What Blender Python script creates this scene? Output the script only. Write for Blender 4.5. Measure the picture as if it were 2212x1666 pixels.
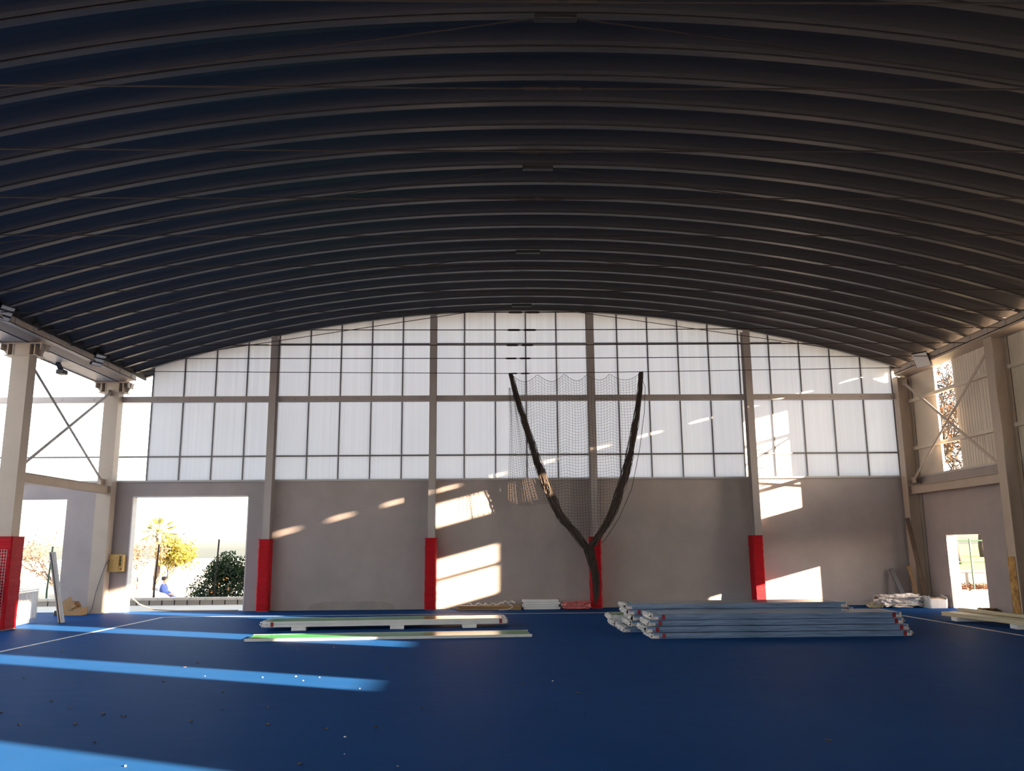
import bpy, bmesh, math, random
from mathutils import Vector, Matrix, noise

for o in list(bpy.data.objects):
    bpy.data.objects.remove(o, do_unlink=True)
scene = bpy.context.scene
COL = scene.collection

# ------------------------------------------------------------------ camera
F_PX, PITCH, YAW, ROLL, CAM_X, CAM_Z = 1819.23, 0.1896, 0.0230, -0.0083, -0.553, 1.6475
fw = Vector((math.sin(YAW) * math.cos(PITCH), math.cos(YAW) * math.cos(PITCH), math.sin(PITCH)))
rt = Vector((math.cos(YAW), -math.sin(YAW), 0))
up = rt.cross(fw)
r2 = rt * math.cos(ROLL) + up * math.sin(ROLL)
u2 = up * math.cos(ROLL) - rt * math.sin(ROLL)
cam_data = bpy.data.cameras.new('camera')
cam_data.sensor_width = 36.0
cam_data.lens = F_PX * 36.0 / 2212.0
cam_data.clip_end = 500
cam = bpy.data.objects.new('camera', cam_data)
M = Matrix((r2, u2, -fw)).transposed().to_4x4()
M.translation = Vector((CAM_X, 0, CAM_Z))
cam.matrix_world = M
COL.objects.link(cam)
scene.camera = cam

# ------------------------------------------------------------------ light
SUN_TO = Vector((2.05, -1.0, 0.537)).normalized()      # direction towards the sun
SUN_EL = math.asin(SUN_TO.z)
SUN_AZ = math.atan2(SUN_TO.x, SUN_TO.y)
world = bpy.data.worlds.new('world')
scene.world = world
world.use_nodes = True
wn, wl = world.node_tree.nodes, world.node_tree.links
wn.clear()
wo = wn.new('ShaderNodeOutputWorld')
wb = wn.new('ShaderNodeBackground')
sky = wn.new('ShaderNodeTexSky')
sky.sky_type = 'NISHITA'
sky.sun_disc = False
sky.sun_elevation = SUN_EL
sky.sun_rotation = SUN_AZ
sky.air_density = 1.0
sky.dust_density = 2.0
sky.ozone_density = 1.0
wb.inputs['Strength'].default_value = 1.0
hs = wn.new('ShaderNodeHueSaturation')
hs.inputs['Saturation'].default_value = 0.55
wl.new(sky.outputs[0], hs.inputs['Color'])
wl.new(hs.outputs[0], wb.inputs[0])
wl.new(wb.outputs[0], wo.inputs[0])
sun_data = bpy.data.lights.new('sun', 'SUN')
sun_data.energy = 85.0
sun_data.color = (1.0, 0.75, 0.50)
sun_data.angle = math.radians(0.55)
sun = bpy.data.objects.new('sun', sun_data)
sun.rotation_euler = SUN_TO.to_track_quat('Z', 'Y').to_euler()
sun.location = (30, -15, 20)
COL.objects.link(sun)
vs = scene.view_settings
vs.view_transform = 'Standard'
vs.look = 'None'
vs.gamma = 1.0
vs.use_curve_mapping = False
vs.exposure = -0.08

# ------------------------------------------------------------------ materials
def mat(name, col, rough=0.6, metal=0.0, spec=0.5, var=0.0, scale=4.0, bump=0.0, bscale=None, stretch=(1, 1, 1), col2=None, coat=0.0):
    m = bpy.data.materials.new(name)
    m.use_nodes = True
    n, l = m.node_tree.nodes, m.node_tree.links
    b = n['Principled BSDF']
    b.inputs['Roughness'].default_value = rough
    b.inputs['Metallic'].default_value = metal
    b.inputs['Specular IOR Level'].default_value = spec
    b.inputs['Coat Weight'].default_value = coat
    c = (*col, 1)
    if var > 0 or col2 is not None or bump > 0:
        tc = n.new('ShaderNodeTexCoord')
        mp = n.new('ShaderNodeMapping')
        mp.inputs['Scale'].default_value = stretch
        l.new(tc.outputs['Object'], mp.inputs[0])
    if var > 0 or col2 is not None:
        nz = n.new('ShaderNodeTexNoise')
        nz.inputs['Scale'].default_value = scale
        nz.inputs['Detail'].default_value = 6
        nz.inputs['Roughness'].default_value = 0.6
        l.new(mp.outputs[0], nz.inputs['Vector'])
        rp = n.new('ShaderNodeValToRGB')
        rp.color_ramp.elements[0].position = 0.3
        rp.color_ramp.elements[1].position = 0.7
        if col2 is None:
            rp.color_ramp.elements[0].color = tuple(max(0, v * (1 - var)) for v in col) + (1,)
            rp.color_ramp.elements[1].color = tuple(min(1, v * (1 + var)) for v in col) + (1,)
        else:
            rp.color_ramp.elements[0].color = c
            rp.color_ramp.elements[1].color = (*col2, 1)
        l.new(nz.outputs['Fac'], rp.inputs[0])
        l.new(rp.outputs[0], b.inputs['Base Color'])
    else:
        b.inputs['Base Color'].default_value = c
    if bump > 0:
        nb = n.new('ShaderNodeTexNoise')
        nb.inputs['Scale'].default_value = bscale or scale * 6
        nb.inputs['Detail'].default_value = 5
        l.new(mp.outputs[0], nb.inputs['Vector'])
        bp = n.new('ShaderNodeBump')
        bp.inputs['Strength'].default_value = bump
        bp.inputs['Distance'].default_value = 0.02
        l.new(nb.outputs['Fac'], bp.inputs['Height'])
        l.new(bp.outputs[0], b.inputs['Normal'])
    return m

def mat_leaf(name, c1, c2, trans=0.4):
    m = bpy.data.materials.new(name)
    m.use_nodes = True
    n, l = m.node_tree.nodes, m.node_tree.links
    b = n['Principled BSDF']
    out = n['Material Output']
    tc = n.new('ShaderNodeTexCoord')
    nz = n.new('ShaderNodeTexNoise')
    nz.inputs['Scale'].default_value = 2.5
    nz.inputs['Detail'].default_value = 8
    l.new(tc.outputs['Object'], nz.inputs['Vector'])
    rp = n.new('ShaderNodeValToRGB')
    rp.color_ramp.elements[0].position = 0.35
    rp.color_ramp.elements[1].position = 0.65
    rp.color_ramp.elements[0].color = (*c1, 1)
    rp.color_ramp.elements[1].color = (*c2, 1)
    l.new(nz.outputs['Fac'], rp.inputs[0])
    l.new(rp.outputs[0], b.inputs['Base Color'])
    b.inputs['Roughness'].default_value = 0.6
    t = n.new('ShaderNodeBsdfTranslucent')
    l.new(rp.outputs[0], t.inputs[0])
    mx = n.new('ShaderNodeMixShader')
    mx.inputs[0].default_value = trans
    l.new(b.outputs[0], mx.inputs[1])
    l.new(t.outputs[0], mx.inputs[2])
    l.new(mx.outputs[0], out.inputs[0])
    return m

def mat_polycarbonate():
    m = bpy.data.materials.new('translucent_polycarbonate')
    m.use_nodes = True
    n, l = m.node_tree.nodes, m.node_tree.links
    b = n['Principled BSDF']
    out = n['Material Output']
    tc = n.new('ShaderNodeTexCoord')
    mp = n.new('ShaderNodeMapping')
    mp.inputs['Scale'].default_value = (9, 9, 0.03)
    l.new(tc.outputs['Object'], mp.inputs[0])
    nz = n.new('ShaderNodeTexNoise')
    nz.inputs['Scale'].default_value = 2.0
    nz.inputs['Detail'].default_value = 6
    l.new(mp.outputs[0], nz.inputs['Vector'])
    rp = n.new('ShaderNodeValToRGB')
    rp.color_ramp.elements[0].position = 0.3
    rp.color_ramp.elements[1].position = 0.7
    rp.color_ramp.elements[0].color = (0.68, 0.71, 0.77, 1)
    rp.color_ramp.elements[1].color = (0.78, 0.81, 0.87, 1)
    l.new(nz.outputs['Fac'], rp.inputs[0])
    b.inputs['Base Color'].default_value = (0.62, 0.61, 0.60, 1)
    b.inputs['Roughness'].default_value = 0.16
    b.inputs['Specular IOR Level'].default_value = 0.5
    t = n.new('ShaderNodeBsdfTranslucent')
    l.new(rp.outputs[0], t.inputs[0])
    mx = n.new('ShaderNodeMixShader')
    mx.inputs[0].default_value = 0.60
    l.new(b.outputs[0], mx.inputs[1])
    l.new(t.outputs[0], mx.inputs[2])
    l.new(mx.outputs[0], out.inputs[0])
    return m

def mat_floor():
    m = bpy.data.materials.new('blue_sports_floor')
    m.use_nodes = True
    n, l = m.node_tree.nodes, m.node_tree.links
    b = n['Principled BSDF']
    tc = n.new('ShaderNodeTexCoord')
    n1 = n.new('ShaderNodeTexNoise')
    n1.inputs['Scale'].default_value = 0.22
    n1.inputs['Detail'].default_value = 8
    n1.inputs['Roughness'].default_value = 0.65
    l.new(tc.outputs['Object'], n1.inputs['Vector'])
    rp = n.new('ShaderNodeValToRGB')
    rp.color_ramp.elements[0].position = 0.35
    rp.color_ramp.elements[1].position = 0.7
    rp.color_ramp.elements[0].color = (0.008, 0.055, 0.185, 1)
    rp.color_ramp.elements[1].color = (0.012, 0.066, 0.215, 1)
    l.new(n1.outputs['Fac'], rp.inputs[0])
    mp = n.new('ShaderNodeMapping')
    mp.inputs['Scale'].default_value = (1.0, 3.0, 1)
    l.new(tc.outputs['Object'], mp.inputs[0])
    n2 = n.new('ShaderNodeTexNoise')
    n2.inputs['Scale'].default_value = 1.4
    n2.inputs['Detail'].default_value = 7
    n2.inputs['Roughness'].default_value = 0.7
    l.new(mp.outputs[0], n2.inputs['Vector'])
    r2_ = n.new('ShaderNodeValToRGB')
    r2_.color_ramp.elements[0].position = 0.5
    r2_.color_ramp.elements[1].position = 0.85
    r2_.color_ramp.elements[0].color = (0, 0, 0, 1)
    r2_.color_ramp.elements[1].color = (0.16, 0.16, 0.16, 1)
    l.new(n2.outputs['Fac'], r2_.inputs[0])
    mix = n.new('ShaderNodeMixRGB')
    mix.inputs[2].default_value = (0.06, 0.09, 0.17, 1)
    l.new(r2_.outputs[0], mix.inputs[0])
    l.new(rp.outputs[0], mix.inputs[1])
    l.new(mix.outputs[0], b.inputs['Base Color'])
    rr = n.new('ShaderNodeMapRange')
    rr.inputs[3].default_value = 0.5
    rr.inputs[4].default_value = 0.7
    l.new(n2.outputs['Fac'], rr.inputs[0])
    l.new(rr.outputs[0], b.inputs['Roughness'])
    b.inputs['Specular IOR Level'].default_value = 0.012
    bp = n.new('ShaderNodeBump')
    bp.inputs['Strength'].default_value = 0.12
    bp.inputs['Distance'].default_value = 0.03
    l.new(n2.outputs['Fac'], bp.inputs['Height'])
    l.new(bp.outputs[0], b.inputs['Normal'])
    return m

MAT = {
    'floor': mat_floor(),
    'line': mat('painted_court_line', (0.55, 0.52, 0.46), 0.6, var=0.2, scale=6),
    'render': mat('grey_wall_render', (0.345, 0.298, 0.292), 0.85, var=0.10, scale=0.9, bump=0.25, bscale=60),
    'stain': mat('damp_wall_stain', (0.29, 0.255, 0.24), 0.9, var=0.1, scale=2),
    'reveal': mat('pale_reveal_plaster', (0.62, 0.60, 0.58), 0.8, var=0.05),
    'steel': mat('beige_painted_steel', (0.40, 0.33, 0.27), 0.5, var=0.06, scale=2),
    'steel_grey': mat('grey_painted_steel', (0.36, 0.32, 0.31), 0.55, var=0.06, scale=2),
    'galv': mat('galvanised_sheet', (0.30, 0.29, 0.30), 0.45, metal=0.1, var=0.1, scale=3),
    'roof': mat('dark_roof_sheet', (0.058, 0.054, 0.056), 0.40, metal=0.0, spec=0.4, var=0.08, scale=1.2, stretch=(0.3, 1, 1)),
    'dark': mat('black_filler', (0.01, 0.01, 0.012), 0.8),
    'alu': mat('dark_aluminium_profile', (0.16, 0.155, 0.16), 0.5, metal=0.2),
    'sill': mat('pale_sill_profile', (0.45, 0.43, 0.42), 0.5),
    'poly': mat_polycarbonate(),
    'clad': mat('cream_sandwich_cladding', (0.62, 0.56, 0.47), 0.45, var=0.04, scale=1.5),
    'rod': mat('rusty_tie_rod', (0.030, 0.020, 0.017), 0.7),
    'black': mat('black_plastic', (0.012, 0.012, 0.014), 0.5),
    'lamp_face': mat('floodlight_lens', (0.62, 0.63, 0.65), 0.25),
    'pad': mat('red_vinyl_padding', (0.40, 0.005, 0.012), 0.6, spec=0.15, var=0.12, scale=3, bump=0.5, bscale=7, stretch=(1, 1, 6)),
    'net': mat('dark_brown_netting', (0.055, 0.040, 0.034), 0.85),
    'film': mat('blue_grey_film', (0.16, 0.24, 0.38), 0.2, spec=0.7, var=0.5, scale=1.6, stretch=(0.8, 3, 14)),  # lengthwise streaks in the colour stand in for reflections on the film
    'film_top': mat('glossy_grey_panel_face', (0.26, 0.30, 0.31), 0.12, spec=0.6),
    'green': mat('green_protective_film', (0.05, 0.33, 0.10), 0.18, spec=0.6, var=0.12, scale=2),
    'teal': mat('dark_green_tape', (0.01, 0.13, 0.10), 0.4),
    'white_edge': mat('white_aluminium_edge', (0.62, 0.63, 0.63), 0.35, var=0.06),
    'crinkle': mat('crinkled_clear_wrap', (0.62, 0.57, 0.54), 0.25, spec=0.7, var=0.35, scale=16, bump=1.0, bscale=24),
    'red_tag': mat('dark_red_tag', (0.22, 0.008, 0.015), 0.5),
    'foam': mat('white_foam', (0.76, 0.75, 0.74), 0.7, var=0.04),
    'wood': mat('brown_timber', (0.28, 0.16, 0.07), 0.7, var=0.3, scale=3, stretch=(0.5, 8, 8)),
    'beige': mat('beige_profile', (0.58, 0.50, 0.33), 0.45, var=0.05),
    'pink': mat('pink_plastic_tape', (0.55, 0.16, 0.15), 0.35, var=0.5, scale=14),
    'card': mat('brown_cardboard', (0.34, 0.20, 0.09), 0.8, var=0.15),
    'yellowcard': mat('yellow_cardboard', (0.50, 0.32, 0.10), 0.7, var=0.12, scale=6),
    'rust': mat('rust_and_foam', (0.60, 0.36, 0.10), 0.8, col2=(0.22, 0.09, 0.03), scale=7, bump=0.6),
    'sack': mat('off_white_sack', (0.62, 0.58, 0.55), 0.7, var=0.1),
    'wire': mat('galvanised_wire', (0.48, 0.46, 0.45), 0.4, metal=0.5),
    'paper': mat('grey_paper_sheet', (0.45, 0.45, 0.46), 0.8, var=0.12, scale=8),
    'leaf_dry': mat('dry_brown_leaf', (0.13, 0.08, 0.05), 0.8, var=0.4, scale=20),
    'chip': mat('pale_chip', (0.72, 0.66, 0.58), 0.7),
    'ground': mat('pale_outdoor_ground', (0.62, 0.56, 0.47), 0.9, var=0.08, scale=0.4),
    'concrete': mat('outdoor_concrete', (0.13, 0.12, 0.11), 0.85, var=0.1, scale=1.0),
    'block': mat('grey_block', (0.34, 0.31, 0.28), 0.9, var=0.14, scale=3, bump=0.3),
    'coping': mat('pale_coping', (0.55, 0.50, 0.44), 0.85, var=0.1),
    'mortar': mat('dark_mortar', (0.05, 0.045, 0.04), 0.9),
    'bark': mat('grey_brown_bark', (0.13, 0.09, 0.065), 0.9, var=0.25, scale=6),
    'bark2': mat('dark_bark', (0.03, 0.024, 0.022), 0.9, var=0.25, scale=6),
    'leaf_green': mat_leaf('dark_green_leaf', (0.012, 0.032, 0.014), (0.035, 0.065, 0.020), 0.25),
    'leaf_yellow': mat_leaf('yellow_green_leaf', (0.17, 0.15, 0.02), (0.26, 0.21, 0.03), 0.4),
    'leaf_pink': mat_leaf('pale_brown_leaf', (0.20, 0.12, 0.085), (0.28, 0.18, 0.10), 0.4),
    'leaf_autumn': mat_leaf('orange_autumn_leaf', (0.05, 0.022, 0.012), (0.22, 0.09, 0.02), 0.25),
    'palm': mat_leaf('palm_frond', (0.11, 0.12, 0.025), (0.20, 0.18, 0.04), 0.4),
    'orange': mat('orange_fruit', (0.75, 0.22, 0.02), 0.5),
    'grass': mat('dry_grass_bank', (0.26, 0.25, 0.06), 0.95, var=0.2, scale=2),
    'litter': mat('leaf_litter', (0.10, 0.04, 0.025), 0.9, col2=(0.18, 0.09, 0.055), scale=14),
    'fence_green': mat('green_fence_paint', (0.012, 0.05, 0.025), 0.5),
    'skin': mat('skin', (0.50, 0.30, 0.22), 0.6),
    'blue_cloth': mat('blue_jacket', (0.05, 0.09, 0.30), 0.8),
    'navy_cloth': mat('navy_trousers', (0.02, 0.03, 0.12), 0.8),
    'hair': mat('dark_hair', (0.03, 0.02, 0.015), 0.7),
    'white_plastic': mat('white_plastic', (0.5, 0.5, 0.5), 0.4),
    'cable': mat('grey_cable', (0.10, 0.10, 0.11), 0.5),
    'hose': mat('beige_cable', (0.45, 0.36, 0.26), 0.5),
    'ink': mat('black_ink', (0.01, 0.01, 0.01), 0.6),
}

# ------------------------------------------------------------------ helpers
class MB:
    def __init__(s):
        s.v, s.f = [], []
    def box(s, x0, x1, y0, y1, z0, z1, R=None):
        b = len(s.v)
        P = [(x, y, z) for z in (z0, z1) for y in (y0, y1) for x in (x0, x1)]
        if R:
            P = [R(p) for p in P]
        s.v += [tuple(p) for p in P]
        for q in ((0, 2, 3, 1), (4, 5, 7, 6), (0, 1, 5, 4), (2, 6, 7, 3), (0, 4, 6, 2), (1, 3, 7, 5)):
            s.f.append(tuple(b + i for i in q))
        return s
    def bar(s, p, q, w, h, upv=(0, 0, 1)):
        p, q = Vector(p), Vector(q)
        d = (q - p).normalized()
        u = Vector(upv)
        if abs(d.dot(u)) > 0.99:
            u = Vector((0, 1, 0))
        sd = d.cross(u).normalized()
        u = sd.cross(d).normalized()
        b = len(s.v)
        for e in (p, q):
            for a, c in ((-1, -1), (1, -1), (1, 1), (-1, 1)):
                s.v.append(tuple(e + sd * (a * w / 2) + u * (c * h / 2)))
        s.f += [(b, b + 3, b + 2, b + 1), (b + 4, b + 5, b + 6, b + 7)]
        for i in range(4):
            j = (i + 1) % 4
            s.f.append((b + i, b + j, b + 4 + j, b + 4 + i))
        return s
    def tube(s, pts, r, n=6, cap=True):
        pts = [Vector(p) for p in pts]
        rr = r if isinstance(r, (list, tuple)) else [r] * len(pts)
        b = len(s.v)
        ref = None
        for i, p in enumerate(pts):
            d = (pts[min(i + 1, len(pts) - 1)] - pts[max(i - 1, 0)])
            d = d.normalized() if d.length > 1e-9 else Vector((0, 0, 1))
            if ref is None:
                ref = Vector((0, 0, 1)) if abs(d.z) < 0.9 else Vector((1, 0, 0))
            a = d.cross(ref)
            if a.length < 1e-6:
                a = d.cross(Vector((0, 1, 0)))
            a.normalize()
            c = a.cross(d).normalized()
            ref = c
            for k in range(n):
                t = 2 * math.pi * k / n
                s.v.append(tuple(p + (a * math.cos(t) + c * math.sin(t)) * rr[i]))
        for i in range(len(pts) - 1):
            for k in range(n):
                k2 = (k + 1) % n
                s.f.append((b + i * n + k, b + i * n + k2, b + (i + 1) * n + k2, b + (i + 1) * n + k))
        if cap:
            s.f.append(tuple(b + k for k in range(n))[::-1])
            e = b + (len(pts) - 1) * n
            s.f.append(tuple(e + k for k in range(n)))
        return s
    def prism(s, poly, f0, f1):
        """poly: list of 2-tuples; f0, f1 map a 2-tuple to the two end points"""
        b = len(s.v)
        n = len(poly)
        s.v += [tuple(f0(p)) for p in poly] + [tuple(f1(p)) for p in poly]
        s.f.append(tuple(range(b, b + n))[::-1])
        s.f.append(tuple(range(b + n, b + 2 * n)))
        for i in range(n):
            j = (i + 1) % n
            s.f.append((b + i, b + j, b + n + j, b + n + i))
        return s
    def mesh(s, name, m, off=(0, 0, 0), smooth=False, fix=True):
        me = bpy.data.meshes.new(name)
        ox, oy, oz = off
        me.from_pydata([(x - ox, y - oy, z - oz) for x, y, z in s.v], [], s.f)
        if fix:
            bm = bmesh.new()
            bm.from_mesh(me)
            bmesh.ops.recalc_face_normals(bm, faces=bm.faces)
            bm.to_mesh(me)
            bm.free()
        me.materials.append(MAT[m])
        if smooth:
            for p in me.polygons:
                p.use_smooth = True
        me.update()
        return me
    def build(s, name, m, parent=None, smooth=False, bevel=0.0, fix=True):
        if parent is not None:
            off, loc = parent_world(parent), (0, 0, 0)
        else:
            xs, ys, zs = zip(*s.v)
            off = loc = ((min(xs) + max(xs)) / 2, (min(ys) + max(ys)) / 2, min(zs))
        o = bpy.data.objects.new(name, s.mesh(name, m, off, smooth, fix))
        o.location = loc
        COL.objects.link(o)
        if parent is not None:
            o.parent = parent
        if bevel:
            md = o.modifiers.new('bevel', 'BEVEL')
            md.width = bevel
            md.segments = 2
        return o

def parent_world(p):
    v = Vector((0, 0, 0))
    while p is not None:
        v += Vector(p.location)
        p = p.parent
    return v

def tag(o, label=None, cat=None, group=None, kind=None):
    if label: o['label'] = label
    if cat: o['category'] = cat
    if group: o['group'] = group
    if kind: o['kind'] = kind
    return o

def empty(name, loc, label=None, cat=None, group=None, kind=None):
    o = bpy.data.objects.new(name, None)
    o.empty_display_size = 0.2
    o.location = loc
    COL.objects.link(o)
    return tag(o, label, cat, group, kind)

def inst(name, me, loc, parent=None):
    o = bpy.data.objects.new(name, me)
    o.location = loc
    COL.objects.link(o)
    if parent is not None:
        o.parent = parent
    return o

def rotz(cx, cy, a):
    c, s_ = math.cos(a), math.sin(a)
    return lambda p: (cx + p[0] * c - p[1] * s_, cy + p[0] * s_ + p[1] * c, p[2])

ORD = ['first', 'second', 'third', 'fourth', 'fifth', 'sixth', 'seventh', 'eighth', 'ninth', 'tenth', 'eleventh', 'twelfth', 'thirteenth', 'fourteenth', 'fifteenth', 'sixteenth']

# ------------------------------------------------------------------ dimensions
YW = 23.75            # inner face of the end wall
YB = -14.0            # rear end of the hall, behind the camera
XR, XL = 11.40, -11.40
SILL = 3.50
RC, RR, RZ = 0.37, 34.7, 8.37      # roof arch: centre x, radius, height of the rib undersides at the crown
PITCH_Y = 0.725
SIDE_Y = [23.53 - 4.62 * k for k in range(8)]

def arch(x):
    return RZ - (RR - math.sqrt(RR * RR - (x - RC) ** 2))

# ------------------------------------------------------------------ floor and ground
flo = MB().box(-16.5, XR, YB, YW + 0.25, -0.12, 0.0).build('floor', 'floor')
tag(flo, 'dark blue sports floor with a matt dusty sheen', 'floor', kind='structure')
for (x0, x1, y0, y1) in ((-8.83, -8.75, -6, 21.95), (8.96, 9.04, -6, 21.95), (-8.83, 9.04, 21.87, 21.95)):
    MB().box(x0, x1, y0, y1, 0.0, 0.003).build('court_line', 'line', flo)
gnd = MB()
gnd.box(-120, 120, YW + 0.25, 27.0, -0.3, -0.02)
gnd.box(-120, 12.8, 27.0, 240, -1.1, -0.75)
gnd.box(12.8, 120, 27.0, 240, -0.3, -0.02)
gnd.box(XR, 120, -80, YW + 0.25, -0.3, -0.02)
gnd.box(-120, -16.5, -80, YW + 0.25, -0.3, -0.02)
gnd.box(-16.5, XR, -80, YB, -0.3, -0.02)
g = gnd.build('ground', 'ground')
tag(g, 'pale sunlit ground outside the hall', 'ground', kind='structure')

# ------------------------------------------------------------------ end wall (masonry)
w = empty('wall_back', (0, YW, 0), 'grey rendered lower wall across the end of the hall', 'wall', kind='structure')
m = MB()
for x0, x1, z0, z1 in ((-7.37, XR + 0.25, 0, SILL), (-10.54, -7.37, 3.10, SILL), (-12.35, -10.54, 0, SILL), (-15.4, -12.35, 3.05, SILL), (-17.6, -15.4, 0, SILL)):
    m.box(x0, x1, YW, YW + 0.25, z0, z1)
m.build('masonry', 'render', w)
# pale door reveals
m = MB()
m.box(-10.56, -10.53, YW - 0.004, YW + 0.26, 0, 3.12)
m.box(-7.375, -7.345, YW - 0.004, YW + 0.26, 0, 3.12)
m.box(-10.56, -7.345, YW - 0.004, YW + 0.26, 3.09, 3.12)
m.build('door_reveal', 'reveal', w)
MB().box(-17.6, XR, YW - 0.05, YW + 0.22, SILL, SILL + 0.05).build('sill_profile', 'sill', w)
# damp stain low on the wall, with a shape of its own
m = MB()
pts = []
for i in range(25):
    t = i / 24
    x = -5.6 + 2.35 * t
    pts.append((x, 0.10 + 0.14 * math.sin(math.pi * t) ** 0.6 + 0.02 * math.sin(9 * t)))
poly = [(-5.6, 0.0)] + pts + [(-3.25, 0.0)]
m.prism(poly, lambda p: (p[0], YW - 0.003, p[1]), lambda p: (p[0], YW + 0.01, p[1]))
m.build('damp_stain', 'stain', w)

# ------------------------------------------------------------------ end wall columns
def i_section(mb, x, y, z0, z1, fw_, d, t=0.016, axis='y'):
    """I-section standing up; flanges face along axis"""
    if axis == 'y':
        mb.box(x - fw_ / 2, x + fw_ / 2, y - d / 2, y - d / 2 + t, z0, z1)
        mb.box(x - fw_ / 2, x + fw_ / 2, y + d / 2 - t, y + d / 2, z0, z1)
        mb.box(x - t / 2, x + t / 2, y - d / 2 + t, y + d / 2 - t, z0, z1)
    else:
        mb.box(x - d / 2, x - d / 2 + t, y - fw_ / 2, y + fw_ / 2, z0, z1)
        mb.box(x + d / 2 - t, x + d / 2, y - fw_ / 2, y + fw_ / 2, z0, z1)
        mb.box(x - d / 2 + t, x + d / 2 - t, y - t / 2, y + t / 2, z0, z1)

ENDX = [-6.75, -2.25, 2.25, 6.75]
WHICH = ['beside the large doorway', 'second from the large doorway', 'behind the gathered net', 'right of the gathered net, nearest the small door']
for i, x in enumerate(ENDX):
    c = empty('steel_column', (x, 23.56, 0), 'slim grey steel column of the end wall, ' + WHICH[i], 'column', 'end wall columns')
    m = MB()
    i_section(m, x, 23.56, 0, arch(x) - 0.03, 0.19, 0.30)
    m.build('shaft', 'steel_grey', c)
    MB().box(x - 0.14, x + 0.14, 23.37, 23.73, 0, 0.02).build('base_plate', 'steel_grey', c)
    m = MB()
    m.box(x + 0.02, x + 0.05, 23.60, 23.63, arch(x) - 0.03, arch(x) + 0.12)
    m.build('top_pin', 'alu', c)
    if i == 3:
        for z in (3.25, 3.75, 4.25):
            MB().tube([(x + 0.09, 23.44, z), (x + 0.24, 23.40, z + 0.03)], 0.008, 5).build('peg', 'rod', c)

def pad(x, y, wx, wy, ztop, label, axis='end'):
    p = empty('column_pad', (x, y, 0), label, 'pad', 'red column pads')
    m = MB()
    rnd = random.Random(int(x * 100 + y * 7))
    n = 22
    for k in range(n + 1):
        z = 0.015 + (ztop - 0.015) * k / n
        j = 0.006 * rnd.uniform(-1, 1) if 0 < k < n else 0
        e = wx / 2 + j
        f_ = wy / 2 + 0.006 * rnd.uniform(-1, 1)
        b = 0.03
        for px, py in ((-e + b, -f_), (e - b, -f_), (e, -f_ + b), (e, f_ - b), (e - b, f_), (-e + b, f_), (-e, f_ - b), (-e, -f_ + b)):
            m.v.append((x + px, y + py, z))
    for k in range(n):
        for q in range(8):
            m.f.append((k * 8 + q, k * 8 + (q + 1) % 8, (k + 1) * 8 + (q + 1) % 8, (k + 1) * 8 + q))
    m.f.append(tuple(range(8))[::-1])
    m.f.append(tuple(n * 8 + q for q in range(8)))
    p_ = m.build('cushion', 'pad', p)
    MB().box(x - wx / 2 - 0.004, x + wx / 2 + 0.004, y - wy / 2 - 0.004, y + wy / 2 + 0.004, ztop - 0.26, ztop - 0.245).build('seam', 'pad', p_)
    MB().box(x - wx / 2 - 0.006, x + wx / 2 + 0.006, y - wy / 2 - 0.006, y + wy / 2 + 0.006, ztop, ztop + 0.012).build('top_flap', 'pad', p_)
    return p

PL = ['red vinyl pad at the foot of the column beside the large doorway', 'red vinyl pad beside the tall sunlit wall patch and brown planks', 'red vinyl pad half hidden behind the tied net', 'red vinyl pad with sunlit foot behind the blue panel stacks']
for x, l in zip(ENDX, PL):
    pad(x - (0.06 if x == 6.75 else 0.02), 23.53, 0.30, 0.40, 1.90, l)

# ------------------------------------------------------------------ translucent facade windows
MULL = [-10.255 + 0.888 * k for k in range(25)]
YP = YW + 0.10
rows = [(SILL + 0.05, 4.22), (4.22, 5.82), (5.82, 7.46), (7.46, 9.0)]
groups = [(0, 4), (4, 9), (9, 14), (14, 19), (19, 24)]
WL = ['leftmost bay of pale polycarbonate panes above the large doorway', 'bay of pale polycarbonate panes left of centre', 'central and tallest bay of polycarbonate panes', 'bay of polycarbonate panes behind the right side of the net', 'rightmost bay of polycarbonate panes with bright sun patches']
pid = 0
for gi, (a, b) in enumerate(groups):
    wd = empty('window_%d' % (gi + 1), ((MULL[a] + MULL[b]) / 2, YP, SILL), WL[gi], 'window', kind='structure')
    for k in range(a, b):
        x0, x1 = MULL[k] + 0.014, MULL[k + 1] - 0.014
        for z0, z1 in rows:
            t0, t1 = min(z1, arch(x0) + 0.10), min(z1, arch(x1) + 0.10)
            if min(t0, t1) < z0 + 0.06:
                if max(t0, t1) < z0 + 0.06:
                    continue
                t0, t1 = max(t0, z0 + 0.02), max(t1, z0 + 0.02)
            m = MB()
            m.prism([(x0, z0 + 0.012), (x1, z0 + 0.012), (x1, t1 - 0.012), (x0, t0 - 0.012)], lambda p: (p[0], YP - 0.005, p[1]), lambda p: (p[0], YP + 0.005, p[1]))
            m.build('pane', 'poly', wd)
    for k in range(a, b + (1 if gi == 4 else 0)):
        x = MULL[k]
        MB().box(x - 0.016, x + 0.016, YP - 0.035, YP + 0.03, SILL + 0.05, arch(x) + 0.06).build('mullion', 'alu', wd)
    if gi == 4:
        MB().box(MULL[24], MULL[24] + 0.20, YP - 0.05, YP + 0.03, SILL + 0.05, arch(11.1)).build('edge_trim', 'alu', wd)
    xa = MULL[a] if gi else -17.6
    MB().box(xa, MULL[b], YP - 0.03, YP + 0.03, 4.20, 4.24).build('transom', 'alu', wd)
    xs = max(MULL[a], -7.0)
    xe = min(MULL[b], 7.9)
    if gi in (1, 2, 3) or gi == 4:
        MB().box(xs, xe, YP - 0.04, YP + 0.03, 7.44, 7.48).build('transom', 'alu', wd)

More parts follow.
